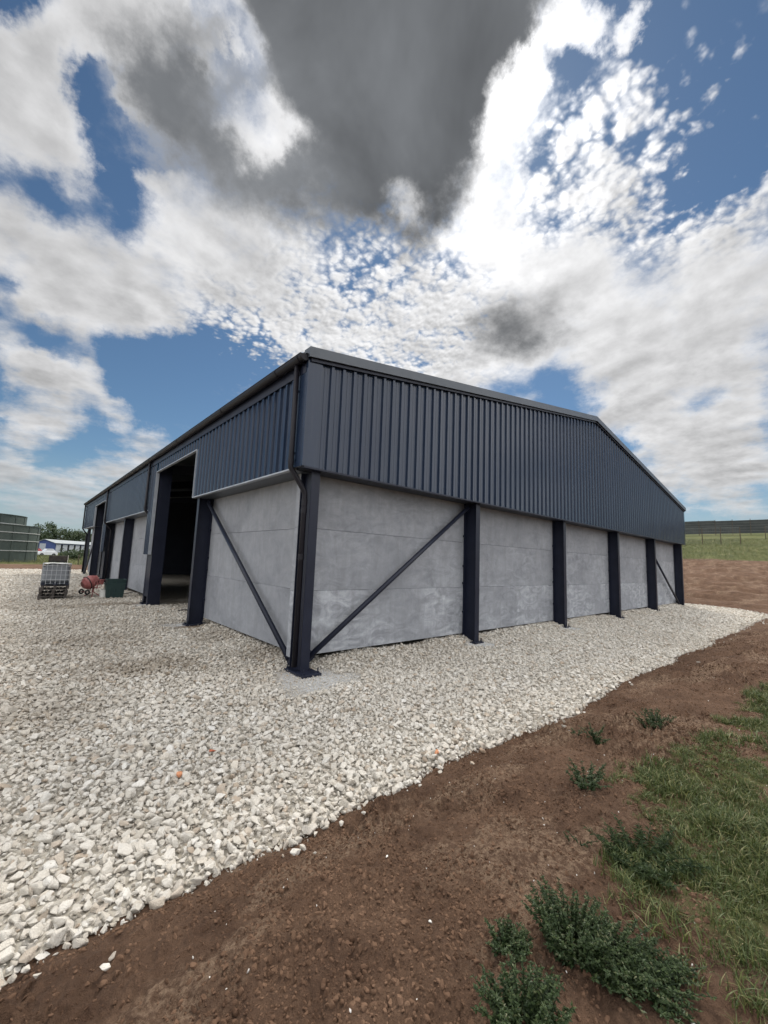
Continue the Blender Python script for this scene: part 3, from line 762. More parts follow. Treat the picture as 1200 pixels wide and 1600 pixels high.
# roof, verges, ridge
for s in (0, 1):
    m = MB(); n = 60
    x = lambda t: (W_/2)*t if s == 0 else W_-(W_/2)*t
    V = []; F = []
    N_ = int((L_+.2)/.25)
    for i in range(N_+1):
        y = -.08 + (L_+.16)*i/N_
        for q, dz in ((y, .06), (y+.05, .06), (y+.075, .10), (y+.12, .10), (y+.145, .06)):
            V += [(x(0) + (-.12 if s == 0 else .12), q, roofz(0)+dz-.02), (W_/2, q, ZR+dz)]
    for i in range(len(V)//2-1):
        q = (2*i, 2*i+1, 2*i+3, 2*i+2); F.append(q if s == 0 else q[::-1])
    m.add(V, F).build('roof', M['roof'], shed)
    m = MB()
    for yy0, yy1 in ((-.125, -.105), (L_+.095, L_+.115)):
        a0 = Vector((-.06 if s == 0 else W_+.06, 0, ZE)); b0 = Vector((W_/2, 0, ZR))
        for (z0, z1, y0, y1) in ((-.02, .165, yy0, yy1),):
            V = []
            for p in (a0, b0):
                V += [(p.x, y0, p.z+z0), (p.x, y1, p.z+z0), (p.x, y1, p.z+z1), (p.x, y0, p.z+z1)]
            m.add(V, [(0,1,2,3),(7,6,5,4),(0,4,5,1),(1,5,6,2),(2,6,7,3),(3,7,4,0)])
        # top return of the flashing and a rolled lip
        y0, y1 = (yy0, yy1+.19) if yy0 < 0 else (yy0-.19, yy1)
        V = []
        for p in (a0, b0): V += [(p.x, y0, p.z+.1655), (p.x, y1, p.z+.1655), (p.x, y1, p.z+.1735), (p.x, y0, p.z+.1735)]
        m.add(V, [(0,1,2,3),(7,6,5,4),(0,4,5,1),(1,5,6,2),(2,6,7,3),(3,7,4,0)])
        e = -.066 if s == 0 else W_+.066; zq = ZE-.02
        m.box(min(e, e+(.006 if s == 0 else -.006)), max(e, e+(.006 if s == 0 else -.006)), y0-.001, y1, zq, zq+.19)
        m.build('verge_trim', M['verge'], shed); m = MB()
    m = MB(); a = Vector((0 if s == 0 else W_, -.1, ZE-.045)); b = Vector((W_/2, -.1, ZR-.045))
    V = []
    for p in (a, b): V += [(p.x, -.075, p.z-.03), (p.x, -.0425, p.z-.03), (p.x, -.0425, p.z+.03), (p.x, -.075, p.z+.03)]
    m.add(V, [(0,1,2,3),(7,6,5,4),(0,4,5,1),(1,5,6,2),(2,6,7,3),(3,7,4,0)]).build('verge_filler', M['steel'], shed)
# eaves gutter
m = MB()
G = []
for k in range(13):
    a = PI + PI*k/12; G.append((-.135 + .088*math.cos(a), 5.70 + .095*math.sin(a)))
G = [(G[0][0]-.012, 5.715)] + G + [(G[-1][0], 5.73)]
V = [(x, y, z) for y in (-.06, L_+.06) for x, z in G]; ng = len(G)
m.add(V, [(i, i+1, i+1+ng, i+ng) for i in range(ng-1)] + [tuple(range(ng))[::-1], tuple(range(ng, 2*ng))])
gut = m.build('gutter', M['pipe'], shed)
m = MB()
for y in (.12, 1.0, 4, 8, 12, 16, 20, 24, 28, 32, 34.6):
    G2 = [(-.135+.1*math.cos(PI+PI*k/12), 5.70+.106*math.sin(PI+PI*k/12)) for k in range(13)]
    V = [(x, yy, z) for yy in (y-.05, y+.05) for x, z in G2]
    MB().add(V, [(i, i+1, i+14, i+13) for i in range(12)] + [tuple(range(13))[::-1], tuple(range(13, 26))]).build('gutter_union', M['pipe'], gut)
MB().box(-.050, -.0425, .02, L_-.02, ZE-.27, ZE-.006).build('eaves_shade_strip', M['steel'], shed)  # dark strip added to paint the band of shade below the gutter

def downpipe(y, yk, xk, zend):
    m = MB(); p = -.11
    m.tube([(p, y, 5.6), (p, y, 3.70), (p+.006, y, 3.66), (xk-.01, yk, 3.24), (xk, yk, 3.19), (xk, yk, zend)], .05, 14)
    d = m.build('downpipe', M['pipe'], shed, smooth=True)
    for (x, yy, z) in ((p, y, 3.78), (xk, yk, 3.05), (xk, yk, 2.05), (xk, yk, 2.9)):
        MB().tube([(x, yy, z-.05), (x, yy, z+.05)], .057, 14).build('pipe_collar', M['pipe'], d)
    for z in (5.15, 3.95):
        MB().box(p-.02, -.034, y+.045, y+.075, z-.02, z+.02).build('pipe_bracket', M['pipe'], d)
downpipe(.25, .215, .20, .12)
downpipe(12.06, 12.02, .27, .15)
downpipe(22.9, 22.98, .27, .15)
downpipe(L_-.17, L_-.22, .2, .15)

# wind braces: round tubes with gusset plates
def brace(a, b, r=.052):
    o = MB().tube([a, b], r, 14).build('wind_brace', M['steel'], shed, smooth=True)
    a = Vector(a); b = Vector(b); d = (b-a).normalized(); 
    MB().obox(a-d*.10, a+d*.14, .02, .17).build('gusset_plate', M['steel'], o)
    MB().obox(b-d*.14, b+d*.10, .02, .17).build('gusset_plate', M['steel'], o)
brace((.50, .30, .20), (5.27, .30, 3.56))
brace((20.76, .30, 3.0), (25.45, .30, .2))
brace((.33, .66, .16), (.33, 5.93, 3.52))
brace((.33, 29.3, 3.5), (.33, 34.3, .2))

# ------------------------------------------------------------------ things in the yard
M['cage'] = painted('galvanised_cage', (.34,.35,.36), (.46,.47,.48), .4, 10)
M['wplastic'] = m_simple('milky_plastic', ((.13,.14,.155), (.20,.212,.23)), 3, .45, .5, .05)  # greyed to carry the shade on the white tank's sides
M['wood'] = m_simple('weathered_pallet_wood', ((.05,.044,.042), (.10,.087,.078)), 9, .9, .1, .4)
M['red'] = painted('faded_red_paint', (.26,.07,.065), (.34,.13,.12), .5, 6)
M['rubber'] = m_simple('black_rubber', ((.015,.015,.016), (.03,.03,.03)), 8, .7, .3, .1)
M['greenbin'] = m_simple('dark_green_plastic', ((.012,.03,.03), (.02,.045,.042)), 4, .5, .4, .05)
M['white'] = m_simple('off_white_plastic', ((.55,.54,.5), (.7,.69,.65)), 5, .6, .4, .1)
M['darkbox'] = m_simple('dark_brown_sheet', ((.03,.027,.024), (.055,.048,.042)), 3, .8, .2, .1)

IX, IY, IR = -2.50, 14.95, -.06+PI/2
def loc2(cx, cy, rz): return Matrix.Translation((cx, cy, 0)) @ Matrix.Rotation(rz, 4, 'Z')
def pallet_mb(z):
    m = MB()
    for k in range(3): m.box(-.6, .6, -.5+.45*k, -.4+.45*k, z, z+.022)
    for k in range(3):
        for q in range(3): m.box(-.6+.52*q, -.44+.52*q, -.5+.45*k, -.4+.45*k, z+.022, z+.10)
    for q in range(3): m.box(-.6+.52*q, -.44+.52*q, -.5, .5, z+.10, z+.122)
    for k in range(7): m.box(-.6, .6, -.5+.1483*k, -.39+.1483*k, z+.122, z+.144)
    return m
zz = .02
names = ['grey wooden pallet on the gravel, lowest of the stack under the caged tank', 'grey wooden pallet second from bottom of the stack under the caged tank',
         'grey wooden pallet third from bottom of the stack under the caged tank', 'grey wooden pallet topmost of the stack, directly under the caged tank']
for k in range(4):
    r = empty('pallet', names[k], 'pallet', (IX+[-.02,.03,-.01,.05][k], IY+[0,.03,-.02,.02][k], zz + k*.15), IR+[.02,-.03,.04,0][k], 'pallets stacked under the caged tank')
    m0 = pallet_mb(0)
    d = MB(); d.v = m0.v; nb = 7*6; d.f = m0.f[-nb:]; d.m = [0]*nb
    b = MB(); b.v = m0.v; b.f = m0.f[:-nb]; b.m = [0]*len(b.f)
    d.build('deck_boards', M['wood'], r); b.build('bearers', M['wood'], r)
ibc = empty('caged_tank', 'white plastic bulk tank in a metal cage, pale top sheet, on stacked pallets', 'caged tank', (IX+.03, IY, zz+.605), IR)
m = MB(); m.cbox(-.57, .57, -.47, .47, .12, .88, .07)
m.lathe([(.16,.88),(.16,.905),(.14,.915),(.0,.92)], 20); m.build('tank_body', M['wplastic'], ibc)
m = MB(); n_ = 12; V = []                       # pale sheeting laid over the top, hanging a little down the sides; its white paints the light caught there
for j in range(n_+1):
    t = -1+2*j/n_; y = .492*max(-1, min(1, t*1.15)); z = .955-.03*t*t if abs(t) < .87 else .93-(abs(t)-.87)/.13*(.15+.02*math.sin(j*5.0))
    for i in range(9): V.append((-.60+.15*i, y, z+.012*math.sin(i*2.3+j)))
m.add(V, [(9*j+i, 9*j+i+1, 9*j+i+10, 9*j+i+9) for j in range(n_) for i in range(8)]).build('top_sheet', M['white'], ibc)
m = MB()
for k in range(9):
    x = -.6 + .15*k
    for y in (-.5, .5): m.box(x-.009, x+.009, y-.009, y+.009, .05, .93)
for k in range(7):
    y = -.5 + 1.0/6*k
    for x in (-.6, .6): m.box(x-.009, x+.009, y-.009, y+.009, .05, .93)
for z in (.25, .45, .65, .85, .93):
    for y in (-.512, .512): m.box(-.61, .61, y-.007, y+.007, z-.009, z+.009)
    for x in (-.612, .612): m.box(x-.007, x+.007, -.5, .5, z-.009, z+.009)
for x in (-.25, .25): m.box(x-.02, x+.02, -.5, .5, .925, .945)
m.build('cage', M['cage'], ibc)
m = MB(); m.box(-.6, .6, -.5, .5, .0, .02)
for x in (-.53, 0, .53):
    for y in (-.43, 0, .43): m.box(x-.07, x+.07, y-.07, y+.07, .02, .10)
m.box(-.6, .6, -.5, .5, .10, .118); m.build('tank_pallet', M['steel'], ibc)
for o_ in [ibc] + [q for q in COL.objects if q.name.startswith('pallet') and q.parent is None]: o_.scale = (.88, .88, .9); o_.location.z = .02 + (o_.location.z-.02)*.9

# cement mixer
mx = empty('cement_mixer', 'red cement mixer on a splayed stand with its drum tipped over', 'cement mixer', (-1.22, 15.1, .02), .35); mx.scale = (.8, .8, .84)
T = Matrix.Translation((-.12, 0, .74)) @ Matrix.Rotation(math.radians(66), 4, 'Y')
m = MB(); m.lathe([(.0,-.36),(.17,-.36),(.30,-.22),(.33,-.12),(.33,.08),(.20,.36),(.20,.38),(.18,.38),(.31,.08),(.31,-.12),(.0,-.3)], 28, mat=T)
m.build('drum', M['red'], mx, smooth=False)
m = MB(); m.lathe([(.335,-.13),(.355,-.13),(.355,-.09),(.335,-.09)], 28, mat=T); m.build('drum_gear', M['rubber'], mx)
m = MB()
m.tube([(.05,-.42,.72),(.05,-.42,.48),(.08,0,.44),(.05,.42,.48),(.05,.42,.72)], .025, 10)
m.tube([(.08,0,.44),(.08,0,.22)], .045, 10)
for a in (.3, 2.3, 4.2, 5.4): m.tube([(.08,0,.26),(.08+.42*math.cos(a), .42*math.sin(a), .015)], .02, 8)
m.build('stand', M['red'], mx)
m = MB(); m.cbox(.16, .52, -.13, .13, .60, .84, .03); m.box(.14,.56,-.15,.15,.84,.86); m.build('motor_housing', M['red'], mx)
for y in (-.3, .3):
    w = MB(); Tw = Matrix.Translation((-.33, y, .26)) @ Matrix.Rotation(PI/2, 4, 'X')
    w.lathe([(.06,-.03),(.12,-.035),(.135,0),(.12,.035),(.06,.03),(.06,-.03)], 20, mat=Tw); w.build('wheel', M['rubber'], mx)
m = MB().tube([(-.33,-.33,.26),(-.33,.33,.26)], .014, 8); m.tube([(-.33,0,.26),(.08,0,.36)], .02, 8); m.build('axle', M['red'], mx)
m = MB(); Tw = Matrix.Translation((.05,-.52,.66)) @ Matrix.Rotation(PI/2, 4, 'X')
ring = [Vector((.05+.2*math.cos(2*PI*k/24), -.50, .66+.2*math.sin(2*PI*k/24))) for k in range(25)]
m.tube(ring, .011, 6, cap=False)
for k in range(3): m.tube([(.05-.2*math.cos(PI*k/3),-.5,.66-.2*math.sin(PI*k/3)),(.05+.2*math.cos(PI*k/3),-.5,.66+.2*math.sin(PI*k/3))], .009, 6)
m.tube([(.05,-.50,.66),(.05,-.42,.66)], .015, 8); m.build('tipping_wheel', M['red'], mx)

# dark green tubs
def tub(name, label, x, y, z, rz, s=.9):
    r = empty(name, label, 'tub', (x, y, z), rz)
    m = MB(); prof = lambda k, z: [(-k*.40, -k*.27, z), (k*.40, -k*.27, z), (k*.40, k*.27, z), (-k*.40, k*.27, z)]
    rings = [prof(.84*s, 0), prof(s, .66*s), prof(.965*s, .66*s), prof(.81*s, .03)]
    m.add([p for rg in rings for p in rg], [(3,2,1,0)] + [(4*i+k, 4*i+(k+1)%4, 4*i+4+(k+1)%4, 4*i+4+k) for i in range(3) for k in range(4)] + [(12,13,14,15)])
    for x0 in (-.2, 0, .2): m.box(x0*s-.015, x0*s+.015, -.272*s, -.245*s, .1*s, .6*s)
    m.build('tub_body', M['greenbin'], r)
    m = MB(); q = 1.03*s
    for (a, b, c, d) in ((-.4*q,.4*q,-.28*q,-.262*q),(-.4*q,.4*q,.262*q,.28*q),(-.412*q,-.39*q,-.262*q,.262*q),(.39*q,.412*q,-.262*q,.262*q)): m.box(a, b, c, d, .62*s, .67*s)
    m.build('rim', M['greenbin'], r)
    return r
tub('tub', 'dark green plastic tub on the gravel beside the shed wall, lower of two', -.46, 14.6, .02, .0)
tub('tub', 'dark green plastic tub nested in top of another by the shed wall', -.44, 14.63, .22, .05, .86)
r = empty('bucket', 'white plastic bucket on the gravel between cement mixer and green tubs', 'bucket', (-.82, 14.75, .02))
m = MB(); m.lathe([(.0,0),(.13,0),(.155,.3),(.165,.3),(.165,.32),(.145,.32),(.12,.02),(.0,.02)], 24); m.build('bucket_body', M['white'], r)
hb = [Vector((.16*math.cos(PI*k/10), -.02-.12*math.sin(PI*k/10), .30-.1*math.sin(PI*k/10))) for k in range(11)]
MB().tube(hb, .004, 6).build('handle', M['galv'], r)
r = MB(); pts = [(-.9,13.2),(-.4,13.25),(.1,13.1),(.35,12.9)]
hose = MB().tube([(x, y, .06+.02*math.sin(5*x)) for x, y in [(-.3+.1*k, 15.9+.12*math.sin(k)) for k in range(9)]], .02, 8).build('hose', M['rubber'], None, smooth=True)
tag(hose, 'black hose lying on the gravel behind the white bucket', 'hose')
cab = MB().tube([(.6+.14*k, 8.9+.25*math.sin(k*.9), .05) for k in range(12)], .022, 8).build('cable', M['rubber'], None, smooth=True)
tag(cab, 'black cable snaking over the gravel inside the open doorway', 'cable')

# ------------------------------------------------------------------ background, left
def m_tank():
    N = NT('green_tank_sheet'); co = objco(N)
    a = noise(N, .6, 5, .6, co); b = noise(N, 9, 5, .7, co)
    col = mix(N, ramp(N, a, [(.3,.0),(.7,1.0)]), (.042,.056,.05), (.062,.078,.068))
    col = mix(N, ramp(N, b, [(.6,.0),(.8,.4)]), col, (.14,.15,.13))
    return setp(N, col, .5, 0, .4)
M['tank'] = m_tank()
M['tankring'] = m_simple('pale_tank_band', ((.30,.31,.30), (.38,.39,.38)), 4, .6, .3, .05)
def silo(x, y, R, H, rings, label):
    z0 = float(height(x, y, False)) - .1
    r = empty('slurry_tank', label, 'tank', (x, y, z0))
    m = MB(); n = 60
    m.lathe([(R,0),(R,H),(R-.05,H),(R-.05,H-.4),(0,H-.4)], n)
    for k in range(0, n, 3):                                        # lapped sheet seams
        a = 2*PI*(k+.5)/n; c, s = math.cos(a), math.sin(a)
        m.obox((R*c*1.003, R*s*1.003, .05), (R*c*1.003, R*s*1.003, H-.02), .12, .05, up=Vector((c,s,0)))
    m.build('tank_wall', M['tank'], r)
    for z in rings: MB().lathe([(R,z-.045),(R+.06,z-.045),(R+.06,z+.045),(R,z+.045)], 72).build('tank_band', M['tankring'], r)
    m = MB().lathe([(R-.02,H-.02),(R+.07,H-.02),(R+.07,H+.06),(R-.02,H+.06)], 72); m.build('rim', M['tank'], r)
    return r
silo(-8.75, 62.2, 6.6, 4.36, (1.42, 2.58, 3.52), 'green circular slurry tank with pale bands, the nearer and lower one')
silo(-10.2, 69.5, 6.6, 5.95, (1.4, 2.6, 3.6, 4.8), 'green circular slurry tank behind, the taller one')

def tarp_box():
    r = empty('box_trailer', 'low dark brown box trailer at the far gravel edge, white end board', 'trailer', (-.42, 53.4, .15), -.03)
    m = MB(); m.cbox(-.85, .8, -.6, .6, .34, .98, .03)
    for k in range(5): m.box(-.8+.38*k, -.76+.38*k, -.625, -.6, .34, .98)
    m.build('trailer_body', M['darkbox'], r)
    MB().box(-.85, .8, -.58, .58, .26, .335).build('chassis', M['rubber'], r)
    for x in (-.45, .35):
        w = MB(); w.lathe([(.06,-.08),(.22,-.08),(.25,0),(.22,.08),(.06,.08)], 20, mat=Matrix.Translation((x,-.62,.25)) @ Matrix.Rotation(PI/2,4,'X')); w.build('wheel', M['rubber'], r)
    MB().box(.83, .865, -.66, .1, .05, 1.06).build('end_board', M['white'], r)
tarp_box()
def post(x, y, h, label):
    z = float(height(x, y, False))
    m = MB().tube([(x, y, z-.1), (x+.01, y, z+h)], [.05,.045], 8); o = m.build('fence_post', M['bark'], None, loc=(x, y, z))
    return tag(o, label, 'post')
post(1.42, 53.2, 1.15, 'pale wooden post standing in the soil strip left of the shed end')

M['farwall'] = m_simple('pale_shed_wall', ((.28,.30,.34), (.36,.38,.42)), 1, .8, .2, 0)
M['farblue'] = m_simple('blue_shed_sheet', ((.035,.055,.16), (.05,.075,.20)), 1, .7, .3, 0)
M['farred'] = m_simple('maroon_sheet', ((.16,.04,.05), (.2,.06,.07)), 1, .7, .3, 0)
M['farroof'] = m_simple('pale_fibre_roof', ((.25,.27,.28), (.33,.35,.36)), .6, .8, .3, 0)
M['fardark'] = m_simple('dark_opening', ((.015,.016,.02), (.03,.03,.035)), 1, .9, .1, 0)
fs = empty('farm_shed', 'long low farm shed far behind, pale roof, blue and white walls', 'shed', (0, 193, .1))
# gable end faces the yard; the long side runs back to the right
wd, ln = 6.6, 34.0
Tm = Matrix.Translation((-.5, 0, 0)) @ Matrix.Rotation(-.52, 4, 'Z')
def fbox(mb, x0, x1, y0, y1, z0, z1):
    b = MB().box(x0, x1, y0, y1, z0, z1); mb.add([Tm @ Vector(p) for p in b.v], b.f); return mb
b = MB(); pts = [(0,0,0),(wd,0,0),(wd,0,3.6),(wd/2,0,4.75),(0,0,3.6)]
V = [Tm @ Vector(p) for p in pts] + [Tm @ Vector((p[0], ln, p[2])) for p in pts]
b.add(V, [(0,1,2,3,4),(9,8,7,6,5),(0,5,6,1),(1,6,7,2),(4,9,5,0)]); b.build('wall', M['farblue'], fs)
b = MB(); pts = [(-.4,-.4,3.55),(wd/2,-.4,4.85),(wd+.4,-.4,3.55)]
V = []
for p in pts:
    for y in (-.4, ln+.4):
        V += [Tm @ Vector((p[0], y, p[2])), Tm @ Vector((p[0], y, p[2]+.12))]
b.add(V, [(0,4,6,2),(1,3,7,5),(4,8,10,6),(5,7,11,9),(0,1,5,4),(4,5,9,8),(2,6,7,3),(6,10,11,7),(0,2,3,1),(8,9,11,10)]); b.build('roof', M['farroof'], fs)
b = MB(); fbox(b, 1.7, 3.7, -.06, -.01, .1, 3.3); b.build('door', M['farwall'], fs)
b = MB(); fbox(b, .05, 1.35, -.06, -.01, .1, 3.4); b.build('end_sheet', M['farred'], fs)
for k in range(7):
    b = MB(); fbox(b, wd+.01, wd+.06, .8+4.6*k, 4.0+4.6*k, .2, 3.2); b.build('side_panel', M['farwall'], fs)
    b = MB(); fbox(b, wd+.01, wd+.05, 4.1+4.6*k, 5.3+4.6*k, .2, 3.2); b.build('side_opening', M['fardark'], fs)

M['carwhite'] = painted('white_car_paint', (.62,.63,.65), (.7,.7,.72), .25, 1)
M['glass'] = m_simple('car_glass', ((.02,.025,.03), (.03,.035,.04)), 1, .1, .6, 0)
M['carred'] = painted('red_car_paint', (.35,.04,.04), (.42,.06,.06), .3, 1)
def vehicle(name, label, x, y, rz, L, H, paint):
    r = empty(name, label, 'vehicle', (x, y, float(height(x, y, False))), rz, 'vehicles parked by the far shed')
    m = MB(); h = .85
    prof = [(-L/2,.3),(-L/2,.8*h),(-L/2+.25,.95*h),(-L*.22,h*1.02),(-L*.1,H),(L*.28,H),(L*.42,h*1.05),(L/2,h*.95),(L/2,.3)]
    V = [(a, s*.85*(1 if z <= h*1.05 else .82), z) for s in (-1, 1) for a, z in prof]; n = len(prof)
    m.add(V, [tuple(range(n)), tuple(range(2*n-1, n-1, -1))] + [(i, i+n, (i+1) % n + n, (i+1) % n) for i in range(n)])
    m.build('body', paint, r)
    m = MB(); m.add([(-L*.17,-.80,h*1.08),(L*.36,-.80,h*1.08),(L*.26,-.73,H-.08),(-L*.09,-.73,H-.08)], [(0,1,2,3)]); m.add([(-L*.17,.80,h*1.08),(L*.36,.80,h*1.08),(L*.26,.73,H-.08),(-L*.09,.73,H-.08)], [(3,2,1,0)])
    m.build('window', M['glass'], r)
    for a in (-.3, .3):
        for s in (-.8, .8):
            w = MB(); w.lathe([(.08,-.1),(.3,-.1),(.32,0),(.3,.1),(.08,.1)], 18, mat=Matrix.Translation((L*a, s, .32)) @ Matrix.Rotation(PI/2,4,'X')); w.build('wheel', M['rubber'], r)
vehicle('parked_car', 'white car parked on the grass between green tank and far shed', .35, 104, .1, 3.2, 1.45, M['carwhite'])
vehicle('parked_car', 'small white car parked behind the first, nearer the far shed', 1.1, 128, .3, 3.6, 1.5, M['carwhite'])
vehicle('parked_car', 'red car parked farthest left, half hidden by the green tank', -.9, 150, .1, 3.6, 1.5, M['carred'])

def tree(x, y, H, R, seed, label, trunk_h=.3, nleaf=2600, ls=.42, group=None, name='tree'):
    rd = random.Random(seed); z0 = float(height(x, y, False))
    root = empty(name, label, 'tree', (x, y, z0), 0, group)
    m = MB(); m.tube([(0,0,-.2),(.05,.02,H*trunk_h),(.0,.1,H*.6),(.1,.0,H*.85)], [.28*H/9,.22*H/9,.13*H/9,.03], 8)
    for k in range(7):
        a = rd.uniform(0, 6.28); z = H*rd.uniform(.28, .65)
        m.tube([(0,0,z),(R*.35*math.cos(a),R*.35*math.sin(a),z+H*.12),(R*.75*math.cos(a),R*.75*math.sin(a),z+H*.2)], [.1*H/9,.06*H/9,.02], 6)
    m.build('trunk', M['bark'], root)
    cl = []
    for k in range(22):
        a = rd.uniform(0, 6.28); q = math.sqrt(rd.random())*R*.75; z = H*(trunk_h*.8 + rd.uniform(0, 1-trunk_h*.8)*(1-.35*(q/R)**2))
        cl.append((q*math.cos(a), q*math.sin(a), min(z, H*.93), R*rd.uniform(.2, .42)))
    V = []; F = []; S = []
    for k in range(nleaf):
        c = rd.choice(cl); v = Vector((rd.gauss(0,1), rd.gauss(0,1), rd.gauss(0,.8))).normalized()*c[3]*rd.uniform(.55, 1.1)
        p = Vector(c[:3]) + v
        d = Vector((rd.gauss(0,1), rd.gauss(0,1), rd.gauss(0,1))).normalized(); u = d.orthogonal().normalized(); w = d.cross(u); s = ls*rd.uniform(.5, 1.2)
        b = len(V); V += [p+u*s, p+w*s*.55, p-u*s, p-w*s*.55]; F.append((b, b+1, b+2, b+3)); S += [min(1, max(0, rd.gauss(.45, .25)))]*4
    me = bpy.data.meshes.new('crown'); me.from_pydata([tuple(v) for v in V], [], F); me.materials.append(M['tree']); attr(me, 'shade', S)
    o = bpy.data.objects.new('crown', me); COL.objects.link(o); o.parent = root
    return root
TL = [(-4.5, 232, 9.2, 5.5), (1.2, 240, 11.2, 6), (4.6, 250, 13.5, 6.5), (9.5, 246, 11.0, 6), (14, 258, 11.0, 6.5), (18.5, 262, 10.5, 6.5), (23.5, 270, 10.5, 7), (28.5, 275, 9.5, 7)]
tl = ['dark tree far left behind the green tank', 'dark tree behind the maroon end of the far shed', 'tallest dark tree behind the far shed roof', 'rounded dark tree right of the tallest one behind the far shed',
      'broad dark tree above the middle of the far shed roof', 'dark green tree above the right half of the far shed roof', 'dark tree just left of the big shed end', 'dark tree mostly hidden behind the big shed end']
for i, (x, y, H, R) in enumerate(TL): tree(x, y, H, R, 900+i, tl[i], group='trees behind the far shed', trunk_h=.22)
def bush(x, y, H, R, seed, label): return tree(x, y, H, R, seed, label, .1, 900, .16, 'scrub bushes before the far shed', 'bush')
for i, (x, y, H, R) in enumerate([(3.1, 92, 1.5, 1.7), (5.6, 100, 1.7, 2.2), (8.6, 108, 1.8, 2.4), (2.9, 76, .9, 1.0)]):
    bush(x, y, H, R, 950+i, ['olive scrub bush right of the white car', 'wide olive scrub bush in front of the far shed side', 'olive scrub bush beside the big shed end', 'low scrub bush on the bank behind the trailer'][i])

# ------------------------------------------------------------------ background, right: fences on the hill
M['net'] = m_simple('dark_windbreak_mesh', ((.05,.055,.055), (.075,.08,.077)), .7, .9, .1, 0)
M['netline'] = m_simple('pale_fence_rail', ((.11,.115,.115), (.15,.155,.15)), 2, .8, .2, 0)
hz = lambda x, y: float(height(x, y, False))
wb = empty('windbreak_fence', 'tall dark mesh windbreak fence along the top of the grass slope', 'fence', (114, 8, hz(114, 8)))
o0 = Vector((114, 8, hz(114, 8)))
m = MB(); rails = MB(); k = 0
y = -34.0
while y < 50:
    m.box(-.03, .03, y, y+2.94, .35, 3.3 + .12*math.sin(y*1.7)); y += 3.0
m.build('mesh_panel', M['net'], wb)
for z in (.9, 1.5, 2.1, 2.7, 3.2): MB().box(-.09, -.04, -34, 50, z-.03, z+.03).build('rail', M['netline'], wb)
for k in range(28):
    MB().box(-.1, .02, -34+3*k-.05, -34+3*k+.05, -.3, 3.5).build('post', M['bark'], wb)
def hill_fence(x, y0, y1, step, h, label, net=True):
    r = empty('wire_fence', label, 'fence', (x, y0, hz(x, y0)))
    n = int(abs(y1-y0)/step); s = 1 if y1 > y0 else -1
    for k in range(n+1):
        dz = hz(x, y0+s*k*step) - hz(x, y0)
        MB().tube([(0, s*k*step, dz-.3), (0, s*k*step, dz+h)], .06, 8).build('post', M['bark'], r)
    m = MB()
    m.tube([(0, 0, h-.03), (0, s*n*step, h-.03)], .04, 6)
    for z in np.arange(.15, h, .3): m.tube([(0, 0, z), (0, s*n*step, z)], .011, 4)
    for q in np.arange(0, n*step, .3): m.tube([(0, s*q, .1), (0, s*q, h)], .006, 4)
    m.build('wire_mesh', M['netline'], r)
hill_fence(86, 5.2, 23, 2.55, 2.95, 'wire mesh fence with top rail and posts, in front of the windbreak')
hill_fence(100, 3.4, -12, 5.0, 2.4, 'farther wire mesh fence continuing right towards the frame edge')

# ------------------------------------------------------------------ weeds
weed(1.80, -4.85, .30, .34, 21, 'upright dark weed on bare soil, farthest up the bank', 22, .03)
weed(.93, -4.55, .17, .26, 22, 'small low weed on bare soil near the farthest weed', 15, .026)
weed(.93, -4.38, .10, .14, 23, 'tiny weed seedling on the soil near the gravel edge', 6, .022)
weed(-.12, -4.90, .20, .30, 24, 'mid sized bushy weed alone on the middle of the bare bank', 24, .028)
weed(-.76, -5.12, .10, .2, 25, 'sparse thin weed on bare soil just left of the grass', 4, .024, dens=.5)
weed(-.70, -5.46, .20, .46, 26, 'broad grassy clump at the left edge of the grass patch', 60, .045, narrow=.09, dens=.9)
weed(-1.59, -5.44, .30, .31, 27, 'tallest leafy weed in the foreground clump beside the grass', 90, .026)
weed(-1.54, -5.58, .18, .34, 28, 'low sprawling weed joining the tallest foreground weed on its right', 80, .026, lean=(.03,-.06))
weed(-1.53, -5.73, .13, .30, 29, 'trailing weed at the right tail of the foreground clump', 60, .026, lean=(.03,-.07))
weed(-1.82, -5.27, .15, .17, 30, 'small upright weed left of the tallest foreground weed', 34, .024)
weed(-2.08, -5.50, .23, .29, 31, 'bushy weed at the bottom edge of the frame, nearest the camera', 90, .026)
# ------------------------------------------------------------------ sky and sun
SUN_AZ, SUN_EL = 55.0, 50.5
world = bpy.data.worlds.new('World'); scene.world = world; world.use_nodes = True
wt = world.node_tree; wt.nodes.clear()
class WN:
    t = wt
    def node(self, typ, **k): return mknode(wt, typ, **k)
    def link(self, a, b): wt.links.new(a, b)
N = WN()
STR = .1
sky = N.node('ShaderNodeTexSky', sky_type='NISHITA', sun_disc=False, sun_elevation=math.radians(SUN_EL), sun_rotation=math.radians(SUN_AZ), altitude=50.0, air_density=1.0, dust_density=.15, ozone_density=1.8)
dirv = N.node('ShaderNodeTexCoord').outputs['Generated']
sx = N.node('ShaderNodeSeparateXYZ'); N.link(dirv, sx.inputs[0])
dz = math_(N, 'MAXIMUM', sx.outputs[2], 0.0)
